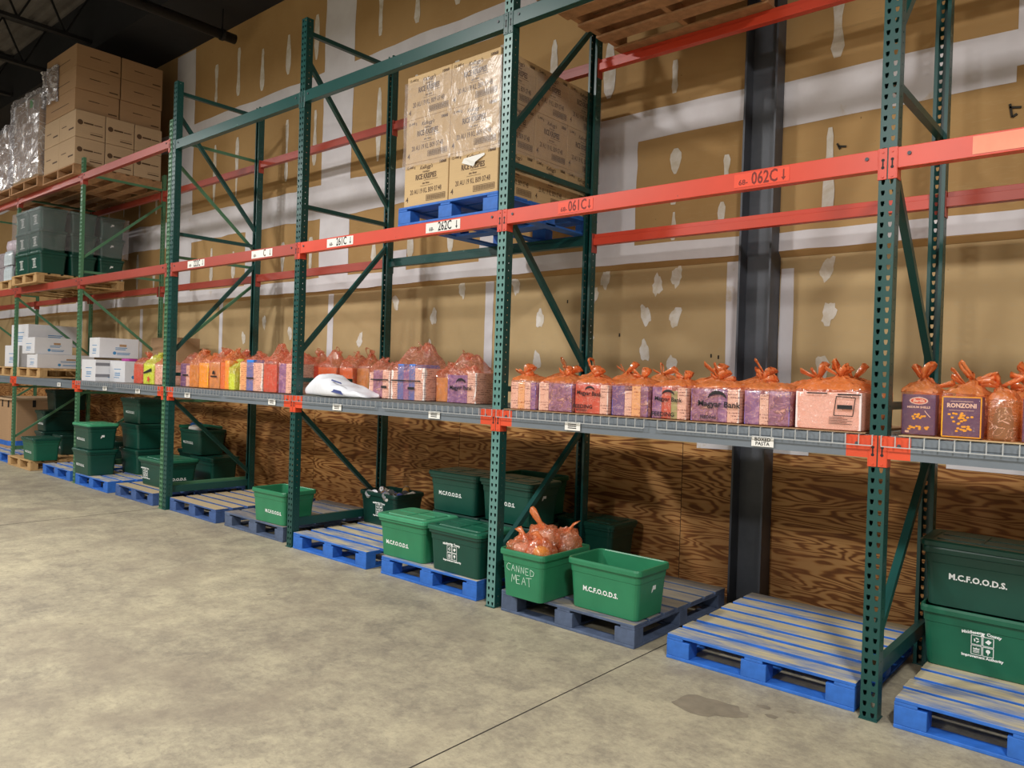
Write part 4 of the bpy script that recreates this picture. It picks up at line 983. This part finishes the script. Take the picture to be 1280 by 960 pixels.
# bay 3
B3 = [(-7.28, -7.0, .10, [(.5, BL, 'blue box', 0), (.5, W_, 'white printed box', -.02)], BAG, .26, .08), (-6.985, -6.78, .06, [(1.0, TN, 'tan packet', -.02)], BAG_O2, .27, .10), (-6.765, -6.55, .05, [(1.0, YELLOW, 'yellow box', 0)], BAG_O2, .27, .06),
      (-6.535, -6.31, .05, [(1.0, TN, 'tan packet', 0)], BAG, .28, .09), (-6.295, -6.10, .04, [(.5, ORBOX, 'orange carton', -.02), (.5, YELLOW, 'yellow box', 0)], BAG_O2, .30, .08), (-6.085, -5.955, .02, [(1.0, LIMEY, 'lime green packet', -.05)], BAG_Y, .22, .06),
      (-5.94, -5.50, .05, [(.3, YT, 'cream printed box', 0), (.3, BLUECAP, 'blue-topped pack', .03), (.4, W_, 'white printed box', 0)], BAG, .28, .05), (-5.485, -5.24, .04, [(1.0, RD, 'dark red pack', -.02)], BAG, .29, .13), (-5.23, -4.97, .04, [(.5, PU, 'purple box', 0), (.5, W_, 'white printed box', 0)], BAG, .28, .12)]
N3 = ['purple and white', 'pale tan', 'yellow boxed', 'brown logo-marked', 'orange and yellow', 'lime green', 'widest', 'dark red', 'last purple']
for k, (a, b, y, pk, fm, hb, ht) in enumerate(B3):
    e = front_bag(a, b, pk, 120 + k, '%s bag in the mixed grocery row' % N3[k], y0=y, d=.24, hb=hb, htop=ht, style='peak', film_m=fm, top_m=BAG if fm is BAG else fm, ears=2)
    if k in (0, 3, 6):
        m = MB(); m.box(-.06, .07, -.0006, 0, .12, .135)
        if k == 3: m.quad([(-.03, 0, .15), (.03, 0, .15), (.01, 0, .19), (-.02, 0, .18)])
        m.build('printed_logo', [INK_K], e, loc=(0, -.124, 0))
for k in range(5):
    front_bag(-7.2 + k * .36, -6.86 + k * .36, [(1.0, (TN, RD, ORBOX)[k % 3], 'boxed food', 0)], 140 + k, '%s back-row bag behind the mixed groceries' % ['first', 'second', 'third', 'fourth', 'fifth'][k], y0=.42, d=.24, hb=.27, htop=.10, style='peak', top_m=BAG)
# bay 2
for k, (a, b, fm, pk, nm) in enumerate([(-8.38, -8.14, BAG, [(1.0, RD, 'red box', 0)], 'red boxed'), (-8.12, -7.84, BAG_Y, [(1.0, LIMEY, 'lime patterned packet', 0)], 'bright yellow'), (-7.82, -7.62, BAG, [(1.0, W_, 'white printed box', 0)], 'pale pink')]):
    e = front_bag(a, b, pk, 160 + k, '%s bag right of the white boxes' % nm, y0=.06, d=.26, hb=.24, htop=.09, style='peak', film_m=fm, top_m=fm)
    if k == 1:
        m = MB(); m.quad([(-.10, 0, .12), (.10, 0, .15), (.10, 0, .19), (-.10, 0, .14)]); m.build('printed_logo', [INK_K], e, loc=(0, -.134, 0)); m = MB()
        m.quad([(.03 + (.05 if t % 2 == 0 else .02) * math.cos(t * .628), 0, .06 + (.05 if t % 2 == 0 else .02) * math.sin(t * .628)) for t in range(10)]); m.build('red_star', [REDBOX], e, loc=(0, -.134, 0))

# bags heaped in the handwritten tote
def heap_bag(x, y, z, rx, ry, rz_, seed, label, tail=None):
    r = random.Random(seed); m = MB(); n = 28; K = 16; R_ = []; ph = [r.uniform(0, 6.28) for _ in range(6)]
    for k in range(K + 1):
        p = math.pi * k / K; R_.append([])
        for i in range(n):
            t = 2 * math.pi * i / n
            a = 1 + .12 * math.sin(4 * t + ph[0] + 3 * p) + .08 * math.sin(9 * t + ph[1] - 5 * p) + .09 * math.sin(5 * p + ph[2]) + r.uniform(-.05, .05)
            R_[-1].append((rx * a * math.sin(p) * math.cos(t), ry * a * math.sin(p) * math.sin(t), -rz_ * a * math.cos(p) + .25 * rz_ * max(0, (.25 - math.sin(p))) * (1 if p > 1.6 else 0)))
    m.loft(R_); e = empty('knotted_grocery_bag', (x, y, z)); m.build('bag_body', [film_heap], e, True)
    m = MB(); a = r.uniform(0, 6.28)
    path = tail or [(0, 0, rz_ * .85), (.02 * math.cos(a), .02 * math.sin(a), rz_ + .03), (.05 * math.cos(a), .05 * math.sin(a), rz_ + .05)]
    rgs = []
    for i, pt in enumerate(path):
        rad = (.030, .016, .026, .026, .012)[min(i, 4)]; rgs.append([(pt[0] + rad * math.cos(q * .785) + r.uniform(-.005, .005), pt[1] + rad * math.sin(q * .785) * .6, pt[2] + rad * .5 * math.sin(q * .785 + 1)) for q in range(8)])
    m.loft(rgs, cap1=True); m.build('tied_tail', [BAG_TOP], e, True); tag(e, label, 'plastic bag', 'knotted bags heaped in the handwritten tote'); return e
film_heap = film('crumpled_orange_film', (1, .84, .76, 1), lin(255, 158, 104), .46, .12, .14, 26, .35)
hx, hy, hz = -2.10, .15, ZP + .30
heap_bag(hx - .08, hy - .14, hz, .10, .10, .085, 1, 'knotted orange bag at the front left of the heap')
heap_bag(hx + .06, hy - .12, hz - .005, .09, .10, .085, 2, 'knotted orange bag at the front right of the heap, yellow pack inside')
heap_bag(hx - .02, hy + .0, hz + .06, .12, .11, .09, 3, 'highest bag of the heap, its long tail pointing up left', [(0, 0, .07), (-.02, -.02, .11), (-.05, -.03, .15), (-.075, -.03, .185), (-.085, -.03, .205)])
heap_bag(hx + .06, hy + .15, hz + .02, .10, .11, .10, 4, 'knotted orange bag at the rear of the heap', [(0, 0, .08), (.03, .02, .12), (.06, .03, .15)])
heap_bag(hx - .09, hy + .06, hz + .015, .08, .09, .08, 6, 'smaller knotted bag at the left rim of the heap', [(0, 0, .06), (-.02, -.01, .09), (-.05, 0, .10)])
def lump(x, y, z, r_, mat, label):
    m = MB(); m.loft([[(r_ * 1.2 * math.sin(math.pi * k / 8) * math.cos(t * .6283), r_ * math.sin(math.pi * k / 8) * math.sin(t * .6283), -r_ * .8 * math.cos(math.pi * k / 8)) for t in range(10)] for k in range(1, 8)], cap0=True, cap1=True)
    o = m.build('wrapped_packet', [mat], smooth=True, loc=(x, y, z)); tag(o, label, 'packet')
lump(hx - .08, hy - .14, hz, .055, simple('pinkish_packet', lin(235, 205, 195), .4, 0, .2, 30), 'pale packet inside the front left heaped bag'); lump(hx + .06, hy - .12, hz, .052, YELLOW, 'yellow packet inside the front right heaped bag')
lump(hx - .02, hy, hz + .06, .065, simple('pale_packet', lin(240, 220, 205), .4, 0, .2, 30), 'pale packet inside the highest heaped bag'); lump(hx + .06, hy + .15, hz + .02, .06, simple('silver_packet', lin(200, 190, 190), .3, .3, .3, 30), 'silver packet inside the rear heaped bag')

# ------------------------------------------------------------------ cartons of cereal on the blue pallet (middle level, bay 4)
Z2 = 2.722 + .001
e = pallet('bluec', -3.02, .0, Z2, 'bright blue pallet on the middle beams under the cereal cartons')
m = MB()
m.add_mesh(text_me("Kellogg's", .040, .0006, .35), MF(.0, 0, .285)); m.add_mesh(text_me('Holidays', .022, .0003, .3), MF(0, 0, .252)); m.add_mesh(text_me('RICE KRISPIES', .048, .0016), MF(.0, 0, .215, 0, .80, 1.15)); m.box(-.02, .13, -.0006, 0, .185, .188)
m.add_mesh(text_me('des fetes', .022, .0004, .3), MF(0, 0, .165)); m.box(-.06, .08, -.0006, 0, .145, .147)
m.add_mesh(text_me('20 AU 19 KL B09 07:48', .042, .0005), MF(.0, 0, .108, 0, .85, 1.25)); m.add_mesh(text_me('4', .055, .001), MF(-.205, 0, .055)); m.add_mesh(text_me('12-440 g', .028, .0005), MF(-.17, 0, .30)); m.add_mesh(text_me('10068', .030, .0012), MF(.18, 0, .30)); 
for a, b in (((.01, .028), (.215, .028)), ((.215, .028), (.215, .070)), ((.215, .07), (.01, .07)), ((.01, .07), (.01, .028))): m.bar((a[0], 0, a[1]), (b[0], 0, b[1]), .003, .0006, up=(0, 1, 0))
x = .018
while x < .208: m.box(x, x + (.004 if int(x * 1000) % 3 else .002), -.0006, 0, .033, .065); x += .0075
PRINT = m.mesh('printed_lettering', [INK_BR])
x0 = -3.50; cw = .482; cd = .393; ch = .334
tier = ['bottom', 'middle', 'top']
for k in range(3):
    for i in range(2):
        for j in range(3):
            dx = (.012 if k == 0 else 0) * (1 if i else -1)
            xc = x0 + cw / 2 + i * (cw + .003) + dx * .3; yc = .025 + cd / 2 + j * (cd + .003)
            e = empty('cereal_carton', (xc, yc, Z2 + .1435 + k * (ch + .001)))
            m = MB(); m.box(-cw/2, cw/2, -cd/2, cd/2, 0, ch); m.build('carton_body', [CARD], e, bevel=.004)
            if j == 0: link('printed_lettering', PRINT, e, 0, (0, -cd/2 - .001, 0))
            if i == 1:
                q = link('printed_lettering', PRINT, e, 0, (cw/2 + .001, 0, 0)); q.rotation_euler = (0, 0, H90); q.scale = (.8, 1, 1)
            tag(e, 'tan cereal carton, %s tier, %s column, %s from the aisle' % (tier[k], 'left' if i == 0 else 'right', ['first', 'second', 'third'][j]), 'carton', 'cereal cartons on the blue pallet')
m = MB(); m.quad([(-.10, 0, .02), (.02, -.001, -.02), (.05, -.014, .005), (.13, -.004, .045), (.12, 0, .06), (-.08, 0, .05)]); o = m.build('torn_shipping_label', [PAPER], loc=(-2.78, .018, Z2 + .1435 + .23)); tag(o, 'torn white shipping label peeling off the lower right cereal carton', 'label')
o.location.y = .0215
def wrap_shell(x0, x1, y0, y1, z0, z1, mat, label, seed, amp=.008, nseg=14, nz=14):
    r = random.Random(seed); m = MB(); R_ = []; per = []
    for i in range(nseg): per.append((x0 + (x1 - x0) * i / nseg, y0, 0, -1))
    for i in range(nseg): per.append((x1, y0 + (y1 - y0) * i / nseg, 1, 0))
    for i in range(nseg): per.append((x1 - (x1 - x0) * i / nseg, y1, 0, 1))
    for i in range(nseg): per.append((x0, y1 - (y1 - y0) * i / nseg, -1, 0))
    ph = r.uniform(0, 6)
    for k in range(nz + 1):
        z = z0 + (z1 - z0) * k / nz; ring = []
        for i, (x, y, nx, ny) in enumerate(per):
            a = amp * (1 + math.sin(i * .9 + k * .8 + ph)) * .5 + r.uniform(0, amp * .7); ring.append((x + nx * a, y + ny * a, z + r.uniform(-.01, .01)))
        R_.append(ring)
    m.loft(R_, cap1=(mat is WRAP_H)); o = m.build('stretch_wrap', [mat], smooth=False); tag(o, label, 'stretch wrap'); return o
wrap_shell(-3.515, -2.515, .014, 1.232, Z2 + .1435 + .30, Z2 + .1435 + .95, WRAP, 'clear stretch wrap around the upper cereal cartons', 4, .006)

# bare pallet at the top level, bay 5
e = pallet('brown', -1.62, .01, 4.086, 'bare brown wooden pallet on the top beams, seen from below')
m = MB()
for i, (a, b) in enumerate(((-2.22, -1.62), (-1.61, -1.02))): 
    carton(a, b, .03, 1.02, 4.086 + .1435, 4.086 + .60, CARD2, 'brown carton on the bare top pallet, %s of two' % ('left' if i == 0 else 'right'), 'carton', None, 'carton')

# ------------------------------------------------------------------ far left upper loads
# green totes on a wood pallet (middle level, bay 1)
KIND['woodu'] = pallet_mesh_parts(1.08, 1.20, PB, 9, (WOOD_P, WOOD_P))
pallet('woodu', -11.72, -.13, Z2, 'raw wood pallet on the middle beams under the wrapped green totes')
zt = Z2 + .1435
for k in range(3):
    for j in range(3):
        for i in range(2):
            kk = -11.985 + i * .545; yy = .085 + j * .40
            tote(kk, yy, zt + k * (TH + .002), 0, T_DARK, 'green tote in the wrapped load, %s tier, %s column, %s from aisle' % (tier[k], 'left' if i == 0 else 'right', ['first', 'second', 'third'][j]), None,
                 ([('logo', 'F', 0, .15)] if j == 0 else []) + ([('mark', 'R', 0, .2)] if j == 2 and i == 1 else []))
wrap_shell(-12.28, -11.145, -.13, 1.10, zt + .34, zt + .93, WRAP, 'clear stretch wrap around the upper green totes', 6, .004)
# bottled drinks beyond it
pallet('wood', -13.25, .0, Z2, 'pallet under the wrapped bottled drinks at the left edge')
m = MB(); m.loft([rr(.062, .062, z, .028, 5) if z < .16 else rr(q, q, z, q * .48, 5) for q, z in ((.062, 0), (.064, .01), (.064, .15), (.05, .18), (.026, .205), (.026, .225))], cap0=True, cap1=True)
BOT = m.mesh('bottle', [simple('clear_bottle', lin(190, 200, 205), .1, 0, .2, 20), ])
for lvl in range(2):
    for i in range(5):
        for j in range(1):
            o = link('drink_bottle', BOT, None, 0, (-12.80 - i * .075, .03 + j * .075, Z2 + .1435 + lvl * .24)); tag(o, 'clear drink bottle in the wrapped load at the left edge', 'bottle', 'bottled drinks in the wrapped load')
for lvl in range(2):
    m = MB(); m.box(-13.7, -12.75, .07, 1.1, 0, .232); o = m.build('drink_case', [simple('drink_case_%d' % lvl, lin(150, 140, 145), .4, 0, .3, 30)], loc=(0, 0, Z2 + .1435 + lvl * .24)); tag(o, 'shrink-wrapped case of drinks behind the bottles, %s layer' % ('lower' if lvl == 0 else 'middle'), 'case of drinks')
packet(-13.05, .3, Z2 + .1435 + .56, (.55, .5, .20), simple('pinkish_wrap', lin(205, 190, 200), .3, 0, .15, 20), 'pinkish wrapped bundle on top of the bottled drinks', (0, 0, 0), 'wrapped_bundle')
# tall brown cartons (top level)
ZT = 4.106
KIND['woodt'] = stringer_pallet(1.16, 1.22, (UNDER, UNDER))
pallet('woodt', -10.66, -.07, ZT, 'old wood pallet on the top beams under the tall brown carton stack')
zt = ZT + .1435
def plain_carton(x0, x1, y0, y1, z0, z1, mat, label, side_text='r', n=0):
    e = empty('shipping_carton', ((x0 + x1)/2, (y0 + y1)/2, z0)); w_, d_, h_ = x1 - x0, y1 - y0, z1 - z0
    m = MB(); m.box(-w_/2, w_/2, -d_/2, d_/2, 0, h_); m.build('carton_body', [mat], e, bevel=.005)
    m = MB()
    if side_text == 'r':
        m.box(w_/2, w_/2 + .001, -d_ * .22, d_ * .10, h_ * .53, h_ * .59); m.box(w_/2, w_/2 + .001, d_ * .12, d_ * .40, h_ * .54, h_ * .575); m.box(w_/2, w_/2 + .001, d_ * .0, d_ * .42, h_ * .16, h_ * .20); m.box(w_/2, w_/2 + .001, d_ * .0, d_ * .42, h_ * .25, h_ * .26)
        m.cyl((w_/2, -d_ * .34, h_ * .56), (w_/2 + .001, -d_ * .34, h_ * .56), .035, n=14)
        m.box(-w_ * .35, -w_ * .05, -d_/2 - .001, -d_/2, h_ * .5, h_ * .53); m.box(.05, w_ * .4, -d_/2 - .001, -d_/2, h_ * .3, h_ * .36)
    elif side_text == 's':
        m.box(w_/2, w_/2 + .001, -d_ * .2, d_ * .05, h_ * .53, h_ * .57); m.box(w_/2, w_/2 + .001, d_ * .06, d_ * .25, h_ * .54, h_ * .555); m.box(w_/2, w_/2 + .001, d_ * .25, d_ * .45, h_ * .14, h_ * .20)
        m.box(-w_ * .3, w_ * .3, -d_/2 - .001, -d_/2, h_ * .4, h_ * .43)
    m.build('printed_lettering', [INK_BR], e); tag(e, label, 'carton', 'brown cartons of the tall wrapped load'); return e
for k in range(2):
    for j in range(3):
        for i in range(2):
            plain_carton(-11.22 + i * .575, -10.65 + i * .575, .0 + j * .385 - .06, .375 + j * .385 - .06, zt + k * .362, zt + k * .362 + .358, CARD3, 'pale carton low in the tall load, %s tier, %s column, %s from aisle' % (['bottom', 'second'][k], ['left', 'right'][i], ['first', 'second', 'third'][j]))
for k in range(3):
    for j in range(2):
        plain_carton(-11.20, -10.12 + (.02 if k else 0), .0 + j * .58 - .06, .565 + j * .58 - .06, zt + .726 + k * .292, zt + .726 + k * .292 + .288, CARD2, 'brown carton high in the tall load, %s tier, %s' % (['lower', 'middle', 'top'][k], ['aisle side', 'wall side'][j]), 's')
wrap_shell(-11.235, -10.75, -.085, -.065, zt + .95, zt + 1.45, WRAP_H, 'loose torn stretch wrap on the front corner of the tall carton load', 12, .03)
# wrapped loads further left
pallet('woodt', -11.87, -.12, ZT, 'old wood pallet under the shiny wrapped load with the green sticker')
for k in range(4):
    for i in range(2):
        plain_carton(-12.42 + i * .56, -11.865 + i * .56, -.10, 1.05, zt + k * .30, zt + k * .30 + .297, CARD3, 'carton under shiny wrap, tier %s, %s column, green-sticker load' % (['one', 'two', 'three', 'four'][k], ['left', 'right'][i]), '')
wrap_shell(-12.45, -11.28, -.13, 1.08, zt + .01, zt + 1.235, WRAP_H, 'shiny crinkled stretch wrap around the load with the green sticker', 14, .03)
m = MB(); m.box(-.06, .06, -.003, 0, -.06, .06); o = m.build('green_sticker', [GREENST], loc=(-11.50, -.150, zt + 1.06)); tag(o, 'square green sticker on the shiny stretch wrap', 'sticker')
pallet('woodt', -13.15, -.10, ZT, 'old wood pallet under the second shiny wrapped load at the left edge')
for k in range(3):
    for i in range(2):
        plain_carton(-13.72 + i * .57, -13.155 + i * .57, -.05, 1.15, zt + k * .32, zt + k * .32 + .317, CARD3, 'carton under shiny wrap at the left edge, tier %s, %s column' % (['one', 'two', 'three'][k], ['left', 'right'][i]), '')
wrap_shell(-13.75, -12.56, -.08, 1.17, zt + .01, zt + .99, WRAP_H, 'shiny crinkled stretch wrap around the load at the left edge', 15, .03)

# white produce boxes on the shelf
def white_box(x0, x1, y0, y1, z0, z1, label, straps=False, hole=True):
    e = empty('produce_box', ((x0 + x1)/2, (y0 + y1)/2, z0)); w_, d_, h_ = x1 - x0, y1 - y0, z1 - z0
    m = MB(); m.box(-w_/2, w_/2, -d_/2, d_/2, 0, h_); m.build('carton_body', [WHITE_C], e, bevel=.004)
    m = MB(); xr = w_/2 + .001
    for z, a, b in ((.5, -.1, .2), (.42, -.1, .16), (.24, -.06, .28), (.17, -.06, .26)): m.box(xr - .001, xr, d_ * a, d_ * b, h_ * z, h_ * (z + .035))
    m.cyl((xr - .001, -d_ * .12, h_ * .25), (xr, -d_ * .12, h_ * .25), .022, n=12)
    for z, a, b in ((.6, -.2, .25), (.42, -.15, .2), (.36, -.15, .2), (.3, -.15, .2), (.2, -.2, .15)): m.box(w_ * a, w_ * b, -d_/2 - .001, -d_/2, h_ * z, h_ * (z + .03))
    m.build('blue_print', [INK_B], e)
    if hole: m = MB(); m.box(xr - .001, xr + .0005, d_ * .0, d_ * .18, h_ * .58, h_ * .70); m.build('hand_hole', [CARD2], e)
    if straps:
        m = MB()
        for z in (.2, .72): m.box(xr - .001, xr + .001, -d_/2, d_ * .45, h_ * z, h_ * (z + .14))
        m.build('strap', [simple('grey_tape', lin(120, 120, 126), .4)], e)
    tag(e, label, 'carton', 'white produce boxes on the shelf'); return e
pallet('wood', -11.93, .02, 1.358, 'wood pallet on the shelf under the white boxes right of the leftmost post')
pallet('wood', -13.1, .02, 1.358, 'wood pallet on the shelf under the big white boxes at the left edge')
ws = 1.358 + .1435
white_box(-12.25, -11.80, .10, .90, ws, ws + .21, 'long white box, lower one on the shelf pallet'); white_box(-12.40, -11.86, .08, .60, ws + .212, ws + .46, 'white box with a torn edge, upper one on the shelf pallet')
white_box(-13.30, -12.62, .10, .8, ws, ws + .34, 'big white box at the left edge, lower', hole=False); white_box(-13.35, -12.55, .2, .9, ws + .342, ws + .68, 'big white box at the left edge, upper', hole=False)
white_box(-10.0 + .12, -9.42, .03, .46, ZS, ZS + .28, 'white box with two grey straps on the wire deck', True); white_box(-9.95 + .12, -9.50, .10, .60, ZS + .31, ZS + .57, 'white box with a hand hole on top of the strapped one')
white_box(-9.41, -8.95, .20, .48, ZS, ZS + .27, 'narrow white box right of the strapped one')
carton(-9.86, -9.44, .48, .95, ZS, ZS + .30, CARD2, 'brown box standing behind the strapped white box', 'carton', None, 'carton')
carton(-10.0, -9.2, .98, 1.30, ZS, ZS + .62, CARD2, 'tall brown open carton behind the white boxes', 'carton', None, 'carton')
packet(-9.15, .34, ZS + .285, (.2, .16, .04), simple('magenta_film', lin(170, 50, 140), .4), 'magenta wrapped packet on the narrow white box', (0, 0, 0))
# big brown bulk box at the left edge
e = empty('bulk_box', (-14.03, .78, ZP))
m = MB(); m.loft([rr(1.05, 1.05, z, .10, 4) for z in (0, .82)], cap0=True); m.build('box_wall', [CARD2], e)
m = MB(); m.loft([rr(1.12, 1.12, z, .10, 4) for z in (.80, .83)], cap0=True, cap1=True); m.build('lid', [CARD3], e)
m = MB(); m.loft([rr(1.055, 1.055, z, .10, 4) for z in (.04, .12)]); m.build('blue_band', [BLUE_P], e)
m = MB()
for x in (-.3, .1, .4): m.box(x, x + .05, -.53, -.527, .68, .80)
m.box(.527, .53, -.2, -.15, .68, .80); m.box(.527, .53, .2, .25, .68, .80); m.build('strap_slots', [INK_K], e)
tag(e, 'big brown bulk box with a flat lid at the left edge on a blue pallet', 'bulk box')
